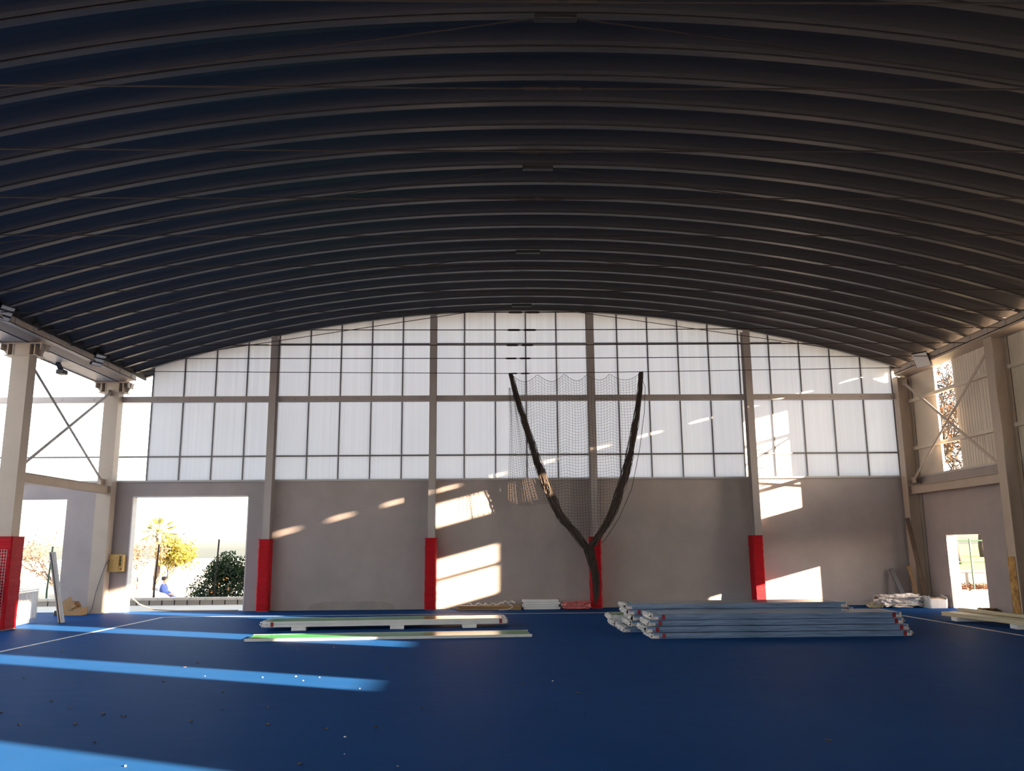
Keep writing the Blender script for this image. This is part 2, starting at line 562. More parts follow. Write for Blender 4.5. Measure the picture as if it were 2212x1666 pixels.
# mid-height rail
for (xa, xb, lab) in ((-17.6, -6.85, 'wide grey rail across the left bay and open aisle at mid height'), (-6.65, -2.35, 'grey mid-height rail left of the central bay'), (-2.15, 2.15, 'grey mid-height rail across the central bay behind the net'), (2.35, 6.65, 'grey mid-height rail behind the right edge of the net'), (6.85, 11.42, 'grey mid-height rail of the rightmost bay')):
    r_ = empty('steel_rail', ((xa + xb) / 2, 23.66, 5.74), lab, 'rail', 'mid-height facade rails')
    m = MB()
    m.box(xa, xb, 23.60, 23.615, 5.74, 5.90)
    m.box(xa, xb, 23.615, 23.75, 5.74, 5.752)
    m.box(xa, xb, 23.615, 23.75, 5.888, 5.90)
    m.build('channel', 'steel_grey', r_)
    k = xa + 0.5
    while k < xb:
        MB().box(k - 0.012, k + 0.012, 23.59, 23.60, 5.80, 5.825).build('bolt', 'alu', r_)
        k += 0.888

# ------------------------------------------------------------------ arched roof of ribbed panels
ceil = empty('ceiling', (RC, 5, 6.5), 'dark arched roof of ribbed metal panels', 'ceiling', kind='structure')
PROF = [(0.0, 0.0), (0.02, 0.13), (0.06, 0.18), (0.14, 0.205), (0.24, 0.205), (0.36, 0.18), (0.47, 0.125), (0.55, 0.06), (0.585, 0.015), (0.588, 0.12), (0.612, 0.12), (0.615, 0.0), (0.725, 0.0)]
XA, XB = -10.75, 11.36
NX = 44
m = MB()
for i in range(NX + 1):
    x = XA + (XB - XA) * i / NX
    ang = math.asin((x - RC) / RR)
    for (py, pz) in PROF:
        m.v.append((x + math.sin(ang) * pz, py, arch(x) + math.cos(ang) * pz))
NP = len(PROF)
for i in range(NX):
    for j in range(NP - 1):
        m.f.append((i * NP + j, i * NP + j + 1, (i + 1) * NP + j + 1, (i + 1) * NP + j))
cw = parent_world(ceil)
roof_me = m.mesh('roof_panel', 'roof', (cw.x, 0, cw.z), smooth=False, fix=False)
for p in roof_me.polygons:
    p.use_smooth = False
# filler that closes the hollow of a rib at the eave
def filler(xe, s_, drop=0.0):
    f_ = MB()
    poly = [(py, arch(xe) + pz) for py, pz in PROF[:9]] + [(0.585, arch(xe))]
    if drop:
        poly = [(py, arch(xe) + pz) for py, pz in PROF[1:9]] + [(0.725, arch(xe) + 0.001), (0.725, arch(xe) - drop), (0.0, arch(xe) - drop), (0.0, arch(xe) + 0.001)]
    f_.prism(poly, lambda p: (xe, p[0], p[1]), lambda p: (xe + 0.05 * s_, p[0], p[1]))
    return f_
fl_me = filler(XA + 0.045, 1, 0.05).mesh('end_filler', 'dark', (cw.x, 0, cw.z))
fr_me = filler(XB - 0.16, 1).mesh('end_filler', 'dark', (cw.x, 0, cw.z))
k = 0
y_far = 23.60 + 0.725
while True:
    y0 = y_far - PITCH_Y * (k + 1)
    if y0 < YB - 0.5:
        break
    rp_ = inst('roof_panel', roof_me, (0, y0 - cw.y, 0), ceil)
    inst('end_filler', fl_me, (0, 0, 0), rp_)
    if not (14.3 < y0 < 23.0):
        inst('end_filler', fr_me, (0, 0, 0), rp_)
    k += 1

# ------------------------------------------------------------------ tie rods and apex braces
TIE_Z = 6.47
ty = 21.25
n_t = 0
while ty > 6.5:
    t = empty('tie_rod', (RC, ty, TIE_Z), 'thin rusty tie rod with turnbuckle, %s counted from the end wall' % ORD[n_t], 'tie rod', 'horizontal roof tie rods')
    t_ = MB().tube([(-10.7, ty, TIE_Z), (0.2, ty, TIE_Z - 0.03), (11.1, ty, TIE_Z)], 0.011, 5).build('rod', 'rod', t)
    for dx in (-0.33, 0.03):
        MB().tube([(dx + 0.1, ty, TIE_Z - 0.03), (dx + 0.14, ty, TIE_Z - 0.03), (dx + 0.36, ty, TIE_Z - 0.03), (dx + 0.40, ty, TIE_Z - 0.03)], [0.012, 0.024, 0.024, 0.012], 6).build('turnbuckle', 'rod', t_)
    ty -= 2 * PITCH_Y
    n_t += 1
AP = 22.42
for k in range(4):
    ya = AP - 4.29 * k
    za = RZ - 0.13
    t = empty('apex_brace', (0.25, ya, za), 'slanted pair of thin rods hung from the roof crown, %s from the end wall' % ORD[k], 'brace', 'roof crown braces')
    MB().tube([(-10.7, ya, 6.55), (0.0, ya, za - 0.04)], 0.010, 5).build('rod', 'rod', t)
    MB().tube([(11.1, ya, 6.62), (0.5, ya, za - 0.04)], 0.010, 5).build('rod', 'rod', t)
    mb_ = MB()
    mb_.box(-0.02, 0.52, ya - 0.05, ya + 0.05, za - 0.07, za)
    mb_.build('crown_bar', 'black', t, bevel=0.01)

# ------------------------------------------------------------------ side columns
def side_column(s_, y, label, padded=False, rust=False):
    x = s_ * 11.19
    c = empty('steel_column', (x, y, 0), label, 'column', 'side columns')
    m = MB()
    if s_ < 0:
        m.box(x - 0.20, x + 0.19, y - 0.16, y + 0.16, 0, 6.02)
    else:
        i_section(m, x, y, 0, 6.36, 0.30, 0.38, 0.02, 'x')
    m.build('shaft', 'steel', c)
    MB().box(x - 0.26, x + 0.26, y - 0.22, y + 0.22, 0, 0.025).build('base_plate', 'steel', c)
    if s_ < 0:
        m = MB()
        poly = [(x - 0.50, 6.25), (x + 0.46, 6.25), (x + 0.46, 6.16), (x + 0.36, 6.0), (x - 0.38, 6.0), (x - 0.50, 6.16)]
        m.prism(poly, lambda p: (p[0], y - 0.02, p[1]), lambda p: (p[0], y + 0.02, p[1]))
        cw_ = m.build('capital', 'steel', c)
        MB().box(x - 0.50, x + 0.46, y - 0.19, y + 0.19, 6.25, 6.275).build('top_plate', 'steel', cw_)
        for dx in (-0.46, -0.30, -0.18, 0.18, 0.30, 0.43):
            zb = 6.0 if abs(dx) < 0.35 else 6.12
            MB().box(x + dx - 0.012, x + dx + 0.012, y - 0.18, y + 0.18, zb, 6.25).build('stiffener', 'steel', cw_)
        MB().box(x - 0.38, x + 0.36, y - 0.18, y + 0.18, 5.985, 6.0).build('bottom_flange', 'steel', cw_)
        MB().box(x - 0.18, x + 0.18, y - 0.165, y - 0.16, 6.0, 6.25).build('face_plate', 'steel', cw_)
    if rust:
        MB().box(x - 0.205, x - 0.19, y - 0.10, y + 0.16, 0.025, 1.35).build('rust_strip', 'rust', c)
    return c

side_column(-1, SIDE_Y[0], 'beige corner column with capital beside the yellow cardboard box')
side_column(-1, SIDE_Y[1], 'beige steel column with stiffened capital above a red pad')
side_column(-1, SIDE_Y[2], 'beige steel column of the open side, nearest the viewpoint')
side_column(1, SIDE_Y[0], 'beige corner column next to the small door and leaning boards')
side_column(1, SIDE_Y[1], 'beige steel column with a rust-yellow strip at its foot', rust=True)
side_column(1, SIDE_Y[2], 'beige steel column of the clad side, nearest the viewpoint')
pad(-11.19, SIDE_Y[1], 0.56, 0.50, 1.95, 'bright red vinyl pad on the column beside the wire mesh')

# ------------------------------------------------------------------ eaves
gt = empty('box_gutter', (-11.2, 5, 6.28), 'long pale sheet-metal box gutter along the open side', 'gutter')
m = MB()
m.box(-11.62, -10.98, YB, 23.72, 6.285, 6.30)
m.build('trough', 'galv', gt)
m = MB()
m.prism([(-10.98, 6.285), (-10.80, 6.40), (-10.80, 6.42), (-10.98, 6.305)], lambda p: (p[0], YB, p[1]), lambda p: (p[0], 23.72, p[1]))
m.build('sloping_side', 'steel', gt)
MB().box(-10.80, -10.785, YB, 23.72, 6.36, 6.46).build('inner_lip', 'sill', gt)
MB().box(-11.64, -11.62, YB, 23.72, 6.26, 6.62).build('outer_side', 'steel', gt)
MB().box(-11.04, -11.025, YB, 23.72, 6.27, 6.285).build('seam', 'dark', gt)
ch = empty('eave_channel', (-10.66, 5, 6.40), 'beige steel channel carrying the roof ribs on the open side', 'beam', 'eave channels')
m = MB()
m.box(-10.66, -10.645, YB, 23.60, 6.36, 6.51)
m.box(-10.78, -10.645, YB, 23.60, 6.36, 6.372)
m.box(-10.78, -10.645, YB, 23.60, 6.50, 6.512)
m.build('channel', 'steel', ch)
y = 23.3
while y > 12:
    MB().box(-10.645, -10.635, y - 0.05, y + 0.05, 6.372, 6.50).build('stiffener', 'steel_grey', ch)
    y -= PITCH_Y
ch = empty('eave_channel', (11.05, 5, 6.45), 'beige steel channel carrying the roof ribs above the cladding', 'beam', 'eave channels')
m = MB()
m.box(11.03, 11.045, YB, 23.60, 6.47, 6.63)
m.box(11.03, 11.20, YB, 23.60, 6.47, 6.482)
m.box(11.03, 11.20, YB, 23.60, 6.618, 6.63)
m.build('channel', 'steel', ch)
MB().prism([(11.05, 6.42), (11.40, 6.36), (11.40, 6.38), (11.05, 6.47)], lambda p: (p[0], YB, p[1]), lambda p: (p[0], 23.60, p[1])).build('flashing', 'steel', ch)
y = 23.3
while y > 14:
    MB().box(11.02, 11.03, y - 0.06, y + 0.06, 6.482, 6.618).build('stiffener', 'rust' if False else 'steel_grey', ch)
    y -= PITCH_Y

# ------------------------------------------------------------------ right side wall
wr = empty('wall_right', (XR, 5, 0), 'rendered lower wall with cream cladding above on the sunny side', 'wall', kind='structure')
DY0, DY1, DZ = 20.70, 22.35, 1.87
m = MB()
m.box(XR, XR + 0.25, DY1, YW, 0, SILL)
m.box(XR, XR + 0.25, DY0, DY1, DZ, SILL)
m.box(XR, XR + 0.25, YB, DY0, 0, SILL)
m.build('masonry', 'render', wr)
MB().box(XR - 0.004, XR + 0.26, DY1 - 0.012, DY1 + 0.006, 0, DZ).build('door_reveal', 'reveal', wr)
MB().box(XR - 0.02, XR + 0.2, YB, YW - 0.05, SILL - 0.02, SILL + 0.03).build('sill_profile', 'sill', wr)
SLOTS = [(-0.85, 0.0), (3.85, 4.70), (8.25, 9.15), (12.60, 13.40), (17.10, 17.95), (21.22, 22.14)]
edges = [YB] + [v for s_ in SLOTS for v in s_] + [YW + 0.05]
for a, b in zip(edges[0::2], edges[1::2]):
    n = max(1, round((b - a) / 1.15)) if a > 15 else 1
    for q in range(n):
        y0, y1 = a + (b - a) * q / n, a + (b - a) * (q + 1) / n
        m = MB()
        g_ = 0.006
        m.box(XR + 0.01, XR + 0.07, y0 + g_, y1 - g_, SILL + 0.03, 6.40)
        m.build('cladding_panel', 'clad', wr)
        if n > 1:
            m = MB()
            z_ = y0 + 0.08
            while z_ < y1 - 0.05:
                m.box(XR + 0.004, XR + 0.012, z_, z_ + 0.02, SILL + 0.03, 6.40)
                z_ += 0.12
            m.build('panel_rib', 'clad', wr)
            MB().box(XR + 0.03, XR + 0.06, y1 - g_, y1 + g_, SILL + 0.03, 6.40).build('joint_strip', 'steel_grey', wr)
# panel added across the unseen second slot, to split its sun patch in two
MB().box(XR + 0.01, XR + 0.07, 17.10, 17.95, 4.85, 5.76).build('cladding_panel', 'clad', wr)
# girts
for z, lb in ((4.29, 'lower'), (5.64, 'upper')):
    for a, b, wh in ((SIDE_Y[1] + 0.16, SIDE_Y[0] - 0.05, 'across the open slot'), (SIDE_Y[2] + 0.16, SIDE_Y[1] - 0.16, 'nearer than the rusty column')):
        gg = empty('wall_girt', (XR, (a + b) / 2, z), 'slim cream %s girt on the cladding %s' % (lb, wh), 'girt', 'cladding girts')
        m = MB()
        m.box(XR - 0.09, XR - 0.08, a, b, z - 0.045, z + 0.045)
        m.box(XR - 0.08, XR + 0.01, a, b, z + 0.037, z + 0.045)
        m.build('rail', 'clad', gg)
        MB().box(XR - 0.08, XR + 0.01, a, b, z - 0.045, z - 0.037).build('lower_flange', 'clad', gg)

def strut(x, y0, y1, z, label):
    st = empty('steel_strut', (x, (y0 + y1) / 2, z), label, 'beam', 'side struts')
    m = MB()
    m.box(x - 0.008, x + 0.008, y0, y1, z - 0.10, z + 0.10)
    m.build('web', 'steel', st)
    m = MB()
    m.box(x - 0.07, x + 0.07, y0, y1, z + 0.10, z + 0.112)
    m.build('top_flange', 'steel', st)
    m = MB()
    m.box(x - 0.07, x + 0.07, y0, y1, z - 0.112, z - 0.10)
    m.build('bottom_flange', 'steel', st)
strut(-11.1, SIDE_Y[1] + 0.16, SIDE_Y[0] - 0.16, 3.27, 'beige strut between the padded column and the doorway corner')
strut(11.12, SIDE_Y[1] + 0.15, SIDE_Y[0] - 0.15, 3.12, 'beige rusty-edged strut above the small door')

def cross(x, label, z0, z1):
    cb = empty('cross_brace', (x, (SIDE_Y[0] + SIDE_Y[1]) / 2, z0), label, 'brace', 'diagonal cross braces')
    a, b = SIDE_Y[1] + 0.17, SIDE_Y[0] - 0.17
    e = 0.025 if x < 0 else -0.03
    MB().bar((x, a, z1), (x, b, z0), 0.075, 0.012, (1, 0, 0)).build('bar', 'steel_grey' if x < 0 else 'steel', cb)
    MB().bar((x + e, a, z0), (x + e, b, z1), 0.075, 0.012, (1, 0, 0)).build('bar', 'steel_grey' if x < 0 else 'steel', cb)
    for (yy, zz) in ((a + 0.06, z1 - 0.04), (b - 0.06, z0 + 0.04), (a + 0.06, z0 + 0.04), (b - 0.06, z1 - 0.04)):
        MB().box(x - 0.015, x + 0.015, yy - 0.12, yy + 0.12, zz - 0.08, zz + 0.08).build('gusset_plate', 'steel', cb)
cross(-11.22, 'steel cross brace against the white sky on the open side', 3.45, 6.0)
cross(11.16, 'beige cross brace in front of the open cladding slot', 3.35, 6.2)

# rear wall and shell behind the camera
wf = empty('wall_front', (0, YB, 0), 'rear wall of the hall with translucent upper part', 'wall', kind='structure')
MB().box(-11.5, XR + 0.25, YB - 0.25, YB, 0, SILL).build('masonry', 'render', wf)
rear = [(-11.5, SILL), (XR + 0.2, SILL)] + [(x_, arch(x_) + 0.05) for x_ in [XR - 0.1 - 0.95 * k for k in range(24)]]
MB().prism(rear, lambda p: (p[0], YB - 0.03, p[1]), lambda p: (p[0], YB - 0.02, p[1])).build('translucent_sheet', 'poly', wf)

# ------------------------------------------------------------------ floodlights
def floodlight(x, y, z, aim, label, n=3, wdt=0.34):
    f_ = empty('floodlight', (x, y, z), label, 'floodlight', 'eave floodlights')
    a = Vector(aim).normalized()
    sd = a.cross(Vector((0, 0, 1))).normalized()
    u = sd.cross(a).normalized()
    c = Vector((x, y, z))
    def B(mb, du0, du1, ds0, ds1, da0, da1):
        b = len(mb.v)
        for k_ in (da0, da1):
            for i_, j_ in ((ds0, du0), (ds1, du0), (ds1, du1), (ds0, du1)):
                mb.v.append(tuple(c + a * k_ + sd * i_ + u * j_))
        mb.f += [(b, b + 3, b + 2, b + 1), (b + 4, b + 5, b + 6, b + 7)]
        for i_ in range(4):
            j_ = (i_ + 1) % 4
            mb.f.append((b + i_, b + j_, b + 4 + j_, b + 4 + i_))
        return mb
    h = wdt
    hz = B(MB(), -h / 2, h / 2, -wdt / 2, wdt / 2, -0.06, 0.0).build('housing', 'black', f_)
    for k_ in range(n):
        u0 = -h / 2 + h * k_ / n + 0.012
        u1 = -h / 2 + h * (k_ + 1) / n - (0.03 if n > 1 else 0.012)
        B(MB(), u0, u1, -wdt / 2 + 0.015, wdt / 2 - 0.015, 0.0, 0.008).build('lens', 'lamp_face', hz)
    s_ = -1 if x < 0 else 1
    MB().bar(tuple(c - a * 0.05), (x + 0.25 * s_, y + 0.02, z - 0.02), 0.05, 0.02).build('bracket', 'black', f_)
    MB().tube([tuple(c - a * 0.06), tuple(c - a * 0.14)], 0.06, 8).build('heat_sink', 'black', f_)
floodlight(-10.60, 21.2, 6.42, (0.75, -0.25, -0.45), 'small floodlight with three lens strips on the open-side eave near the corner')
floodlight(-10.60, 17.0, 6.48, (0.75, -0.25, -0.45), 'small floodlight cut by the left edge of the view')
floodlight(10.88, 21.7, 6.46, (-0.65, -0.45, -0.5), 'square floodlight with pale lens above the open cladding slot', n=1, wdt=0.42)
f_ = empty('junction_box', (-11.45, 21.0, 6.05), 'small dark box hanging under the gutter on the open side', 'junction box')
MB().bar((-11.45, 20.85, 6.28), (-11.45, 21.05, 6.12), 0.10, 0.06).build('arm', 'black', f_)
MB().box(-11.55, -11.35, 20.98, 21.20, 6.03, 6.14).build('body', 'black', f_, bevel=0.015)

# ------------------------------------------------------------------ the gathered net
NY = 23.13
def nearer(l):
    return [(CAM_X + (x_ - CAM_X) * NY / 22.5, CAM_Z + (z_ - CAM_Z) * NY / 22.5) for x_, z_ in l]
rnd = random.Random(5)
cbl = empty('net_cable', (1.7, NY, 6.43), 'thin cable across the hall from which the net hangs', 'cable')
MB().tube([(-10.7, NY, 6.53), (-0.1, NY, 6.43), (3.64, NY, 6.465), (11.05, NY, 6.56)], 0.010, 5).build('wire', 'rod', cbl)
for dx in (-0.12, 0.22):
    MB().tube([(dx, NY, 6.43), (dx + 0.04, NY, 6.43), (dx + 0.22, NY, 6.432), (dx + 0.26, NY, 6.432)], [0.012, 0.022, 0.022, 0.012], 6).build('turnbuckle', 'rod', cbl)
net = empty('safety_net', (1.9, NY, 0), 'dark brown netting gathered in two swags and tied at the column', 'net')
LB = nearer([(-0.08, 6.29), (0.10, 5.58), (0.37, 4.69), (0.58, 4.00), (0.78, 3.40), (0.95, 2.99), (1.19, 2.46), (1.52, 2.06), (1.90, 1.58)])
RB = nearer([(3.50, 6.33), (3.42, 5.57), (3.23, 4.60), (3.02, 3.70), (2.76, 2.97), (2.52, 2.38), (2.20, 1.93), (1.98, 1.62)])
def curve_at(C_, z):
    for (x0, z0), (x1, z1) in zip(C_, C_[1:]):
        if z1 <= z <= z0:
            return x0 + (x1 - x0) * (z0 - z) / (z0 - z1)
    return C_[0][0] if z > C_[0][1] else C_[-1][0]
SC = [-0.01, 0.69, 1.45, 2.09, 2.73, 3.60]
def scallop(x):
    for a, b in zip(SC, SC[1:]):
        if a <= x <= b:
            t = (x - a) / (b - a)
            return 4 * t * (1 - t)
    return 0.0
def top_z(x):
    return 6.40 + 0.012 * x - 0.20 * scallop(x)
# centre sheet of square meshes
m = MB()
G = 0.082
x = 0.0
while x < 3.57:
    pts = []
    z = top_z(x)
    lo = 1.7
    while z > lo:
        xx = x + 0.012 * math.sin(z * 2.3 + x * 5)
        if curve_at(LB, z) - 0.02 <= xx <= curve_at(RB, z) + 0.02:
            pts.append((xx, NY + 0.05 * math.sin(x * 7.0) + 0.03, z))
        else:
            if len(pts) > 1:
                break
        z -= 0.16
    if len(pts) > 1:
        m.tube(pts, 0.0032, 3, cap=False)
    x += G
r = 0
while r < 55:
    off = r * G
    amp = 0.20 * math.exp(-off / 2.2)
    pts = []
    x = 0.0
    while x <= 3.62:
        z = 6.40 + 0.012 * x - amp * scallop(x) - off + 0.01 * math.sin(x * 9 + r)
        if curve_at(LB, z) <= x <= curve_at(RB, z):
            pts.append((x, NY + 0.05 * math.sin(x * 7.0) + 0.03, z))
        x += 0.06
    if len(pts) > 1:
        m.tube(pts, 0.0032 if r else 0.007, 3, cap=False)
    r += 1
tag(m.build('centre_mesh', 'net', net, fix=False), kind='stuff')
# loose drape outside the left swag
m = MB()
nx, nz = 16, 46
def drape(u, v):
    z = 6.0 - 3.12 * v - 0.10 * math.sin(math.pi * u) * v
    xl = -0.13 + 0.02 * math.sin(v * 5)
    xr = curve_at(LB, z) + 0.05
    s_ = 0.02 * math.sin(u * 17 + v * 3)
    return (xl + (xr - xl) * u + s_ * (1 - v * 0.4), NY - 0.05 + 0.05 * math.sin(u * 11), z + 0.03 * math.sin(u * 9 + v * 2))
for i in range(nx + 1):
    m.tube([drape(i / nx, j / nz) for j in range(nz + 1)], 0.0036, 3, cap=False)
for j in range(nz + 1):
    m.tube([drape(i / nx, j / nz + 0.01 * (i % 2)) for i in range(nx + 1)], 0.0036, 3, cap=False)
tag(m.build('loose_mesh', 'net', net, fix=False), kind='stuff')
# thick swags: bundles of folded net
def swag(C_, name, r0, r1, r2_, seed):
    rn = random.Random(seed)
    zs = C_
    N = 60
    P = []
    L = len(zs) - 1
    for i in range(N + 1):
        t = i / N * L
        k_ = min(int(t), L - 1)
        f = t - k_
        p0 = zs[max(k_ - 1, 0)]; p1 = zs[k_]; p2 = zs[k_ + 1]; p3 = zs[min(k_ + 2, L)]
        q = []
        for c_ in range(2):
            a_, b_, c2, d_ = p0[c_], p1[c_], p2[c_], p3[c_]
            q.append(0.5 * (2 * b_ + (c2 - a_) * f + (2 * a_ - 5 * b_ + 4 * c2 - d_) * f * f + (3 * b_ - a_ - 3 * c2 + d_) * f ** 3))
        P.append(Vector((q[0], NY - 0.02 - 0.12 * (i / N) ** 2, q[1])))
    rad = [(r0 + (r1 - r0) * min(1, i / N * 2)) if i < N / 2 else (r1 + (r2_ - r1) * (i / N * 2 - 1)) for i in range(N + 1)]
    m_ = MB()
    m_.tube(P, [q * 0.42 * rn.uniform(0.7, 1.3) for q in rad], 7)
    m_.build(name + '_core', 'net', net)
    m_ = MB()
    for s_ in range(52):
        ph = rn.uniform(0, 6.28)
        tw = rn.uniform(-2.5, 2.5)
        rr_ = rn.uniform(0.35, 1.3)
        pts = []
        for i, p in enumerate(P):
            a_ = ph + tw * i / N + 0.25 * math.sin(i * 0.55 + s_)
            pts.append(p + Vector((math.cos(a_), 0.8 * math.sin(a_), 0.25 * math.cos(a_))) * rad[i] * rr_ * (1 + 0.12 * math.sin(i * 0.9 + 2 * s_)))
        m_.tube(pts, rn.uniform(0.004, 0.009), 4, cap=False)
    tag(m_.build(name + '_strands', 'net', net, fix=False), kind='stuff')
swag(LB, 'left_swag', 0.045, 0.105, 0.09, 3)
swag(RB, 'right_swag', 0.05, 0.12, 0.11, 8)
# tail below the knot
rn = random.Random(12)
TL = [Vector((1.99, NY - 0.15, 1.66)), Vector((2.05, NY - 0.15, 1.38)), Vector((2.15, NY - 0.13, 1.02)), Vector((2.19, NY - 0.12, 0.66)), Vector((2.17, NY - 0.12, 0.33)), Vector((2.14, NY - 0.12, 0.10))]
m = MB()
m.tube(TL, [0.06, 0.06, 0.04, 0.03, 0.02, 0.01], 7)
m.build('tail_core', 'net', net)
m = MB()
for s_ in range(70):
    ph = rn.uniform(0, 6.28)
    ln = rn.uniform(0.55, 1.0)
    rr_ = rn.uniform(0.5, 1.25)
    pts = []
    for i in range(14):
        t = i / 13 * ln * 5
        k_ = min(int(t), 4)
        p = TL[k_].lerp(TL[k_ + 1], t - k_)
        a_ = ph + 0.9 * math.sin(i * 0.5 + s_)
        rad = (0.125 - 0.012 * t) * rr_
        pts.append(p + Vector((math.cos(a_) * rad, math.sin(a_) * rad, rn.uniform(-0.02, 0.02))))
    m.tube(pts, rn.uniform(0.004, 0.008), 4, cap=False)
tag(m.build('tail_strands', 'net', net, fix=False), kind='stuff')
m = MB()
m.tube([(1.99 + 0.12 * math.cos(a), NY - 0.15 + 0.12 * math.sin(a), 1.60 + 0.01 * math.sin(3 * a)) for a in [i * math.pi / 8 for i in range(17)]], 0.016, 6)
m.build('tie_cord', 'net', net)
m = MB()
m.tube([(3.57, NY - 0.02, 6.45), (3.72, NY, 6.0), (3.66, NY, 5.3), (3.50, NY, 4.3), (3.24, NY, 3.2), (2.86, NY - 0.05, 2.4), (2.42, NY - 0.1, 1.78), (2.10, NY - 0.15, 1.62)], 0.008, 5)
m.build('edge_rope', 'net', net)

# ------------------------------------------------------------------ panels lying on the floor
def slab(mb, R, x0, x1, y0, y1, z0, z1):
    return mb.box(x0, x1, y0, y1, z0, z1, R)

def crumple(name, cx, cy, cz, sx, sy, sz, material, seed, parent=None, amp=0.3, freq=3.0, nu=26, nv=14, flat=True):
    m_ = MB()
    off = Vector((seed * 3.1, seed * 1.7, 0))
    zmin = 1e9
    V = []
    for j in range(nv + 1):
        th = math.pi * j / nv
        for i in range(nu):
            ph = 2 * math.pi * i / nu
            d = Vector((math.sin(th) * math.cos(ph), math.sin(th) * math.sin(ph), math.cos(th)))
            e = 0.55
            q = Vector(tuple(math.copysign(abs(c_) ** e, c_) for c_ in d))
            n_ = noise.noise(d * freq + off) * amp + noise.noise(d * freq * 2.7 + off) * amp * 0.5
            q = q * (1 + n_)
            V.append((cx + q.x * sx / 2, cy + q.y * sy / 2, cz + q.z * sz / 2))
    m_.v = [(a, b, max(c_, cz - sz / 2)) if flat else (a, b, c_) for a, b, c_ in V]
    for j in range(nv):
        for i in range(nu):
            m_.f.append((j * nu + i, j * nu + (i + 1) % nu, (j + 1) * nu + (i + 1) % nu, (j + 1) * nu + i))
    return m_.build(name, material, parent)

def panel(x, y, ang, z, L, W, T, label, top='film_top', edge='film', tags=True, wrap=True, seed=1, group='long wrapped panels', tape=True):
    """a long flat panel, front left corner at (x, y)"""
    R = rotz(x, y, ang)
    p = empty('wrapped_board', R((L / 2, W / 2, z)), label, 'panel', group)
    e = 0.012
    c_ = slab(MB(), R, 0.02, L - 0.02, 0, W, z, z + T - 0.006).build('body', edge, p)
    slab(MB(), R, 0.03, L - 0.03, 0.03, W - 0.03, z + T - 0.006, z + T - 0.001).build('face_film', top, c_)
    # raised edge profiles along both long sides and a shadow groove
    slab(MB(), R, 0.0, L, -0.012, 0.02, z + T * 0.55, z + T).build('edge_profile', edge, p)
    slab(MB(), R, 0.0, L, -0.006, 0.02, z + 0.004, z + T * 0.48).build('edge_profile', edge, p)
    slab(MB(), R, 0.0, L, W - 0.02, W + 0.01, z + 0.004, z + T).build('edge_profile', edge, p)
    if tags:
        for xx in (0.16, L - 0.13):
            slab(MB(), R, xx, xx + 0.06, -0.018, 0.004, z + 0.01, z + T - 0.01).build('tag', 'red_tag', p)
    if wrap:
        rn_ = random.Random(seed)
        for xx, s_ in ((0.0, -1), (L, 1)):
            m_ = MB()
            n1, n2 = 18, 6
            for j in range(n2 + 1):
                for i in range(n1 + 1):
                    yy = -0.01 + (W + 0.02) * i / n1
                    zz = z + T * j / n2
                    dx = s_ * (0.015 + 0.05 * rn_.random() * math.sin(math.pi * (j + 0.4) / (n2 + 0.8)) + 0.02 * rn_.random())
                    m_.v.append(R((xx + dx, yy, min(max(zz + rn_.uniform(-0.008, 0.008), z + 0.002), z + T))))
            for j in range(n2):
                for i in range(n1):
                    a_ = j * (n1 + 1) + i
                    m_.f.append((a_, a_ + 1, a_ + n1 + 2, a_ + n1 + 1))
            # back of the wrap so that it has thickness
            b_ = len(m_.v)
            for (yy, zz) in ((-0.012, z + 0.004), (W + 0.01, z + 0.004), (W + 0.01, z + T), (-0.012, z + T)):
                m_.v.append(R((xx - s_ * 0.10, yy, zz)))
            n_ = n1 + 1
            m_.f += [(b_, b_ + 1, b_ + 2, b_ + 3), (0, b_, b_ + 1, n1), (n1, b_ + 1, b_ + 2, n2 * n_ + n1), (n2 * n_ + n1, b_ + 2, b_ + 3, n2 * n_), (0, n2 * n_, b_ + 3, b_)]
            m_.build('end_wrap', 'crinkle', p)
        if tape:
            slab(MB(), R, 0.06, 0.11, 0.08, W - 0.06, z + T - 0.003, z + T + 0.001).build('tape', 'teal', c_)
    return p

def foam_block(x, y, sx, sy, sz, ang, label, z=0.0, grp='white foam support blocks', material='foam'):
    R = rotz(x, y, ang)
    o_ = MB().box(-sx / 2, sx / 2, -sy / 2, sy / 2, z, z + sz, R).build('foam_block', material, bevel=0.008)
    return tag(o_, label, 'block', grp)

# raised green panel on three blocks
A_ANG = math.atan2(0.35, 4.98)
RA = rotz(-5.28, 17.93, A_ANG)
panel(-5.28, 17.93, A_ANG, 0.075, 4.98, 0.86, 0.112, 'long green-faced panel raised on three white foam blocks', top='green', edge='white_edge', wrap=True, seed=4, tape=False)
for xx, lb in ((0.72, 'leftmost'), (2.72, 'middle'), (4.22, 'rightmost')):
    px, py, _ = RA((xx, 0.22, 0))
    foam_block(px, py, 0.29, 0.52, 0.073, A_ANG + 0.04, '%s of three white foam blocks under the raised green panel' % lb)
# thin green panel flat on the floor
panel(-5.08, 15.96, math.atan2(0.34, 5.24), 0.0, 5.25, 0.82, 0.05, 'thin green-faced panel lying flat on the floor, in front of the raised one', top='green', edge='white_edge', tags=False, wrap=False, seed=5)

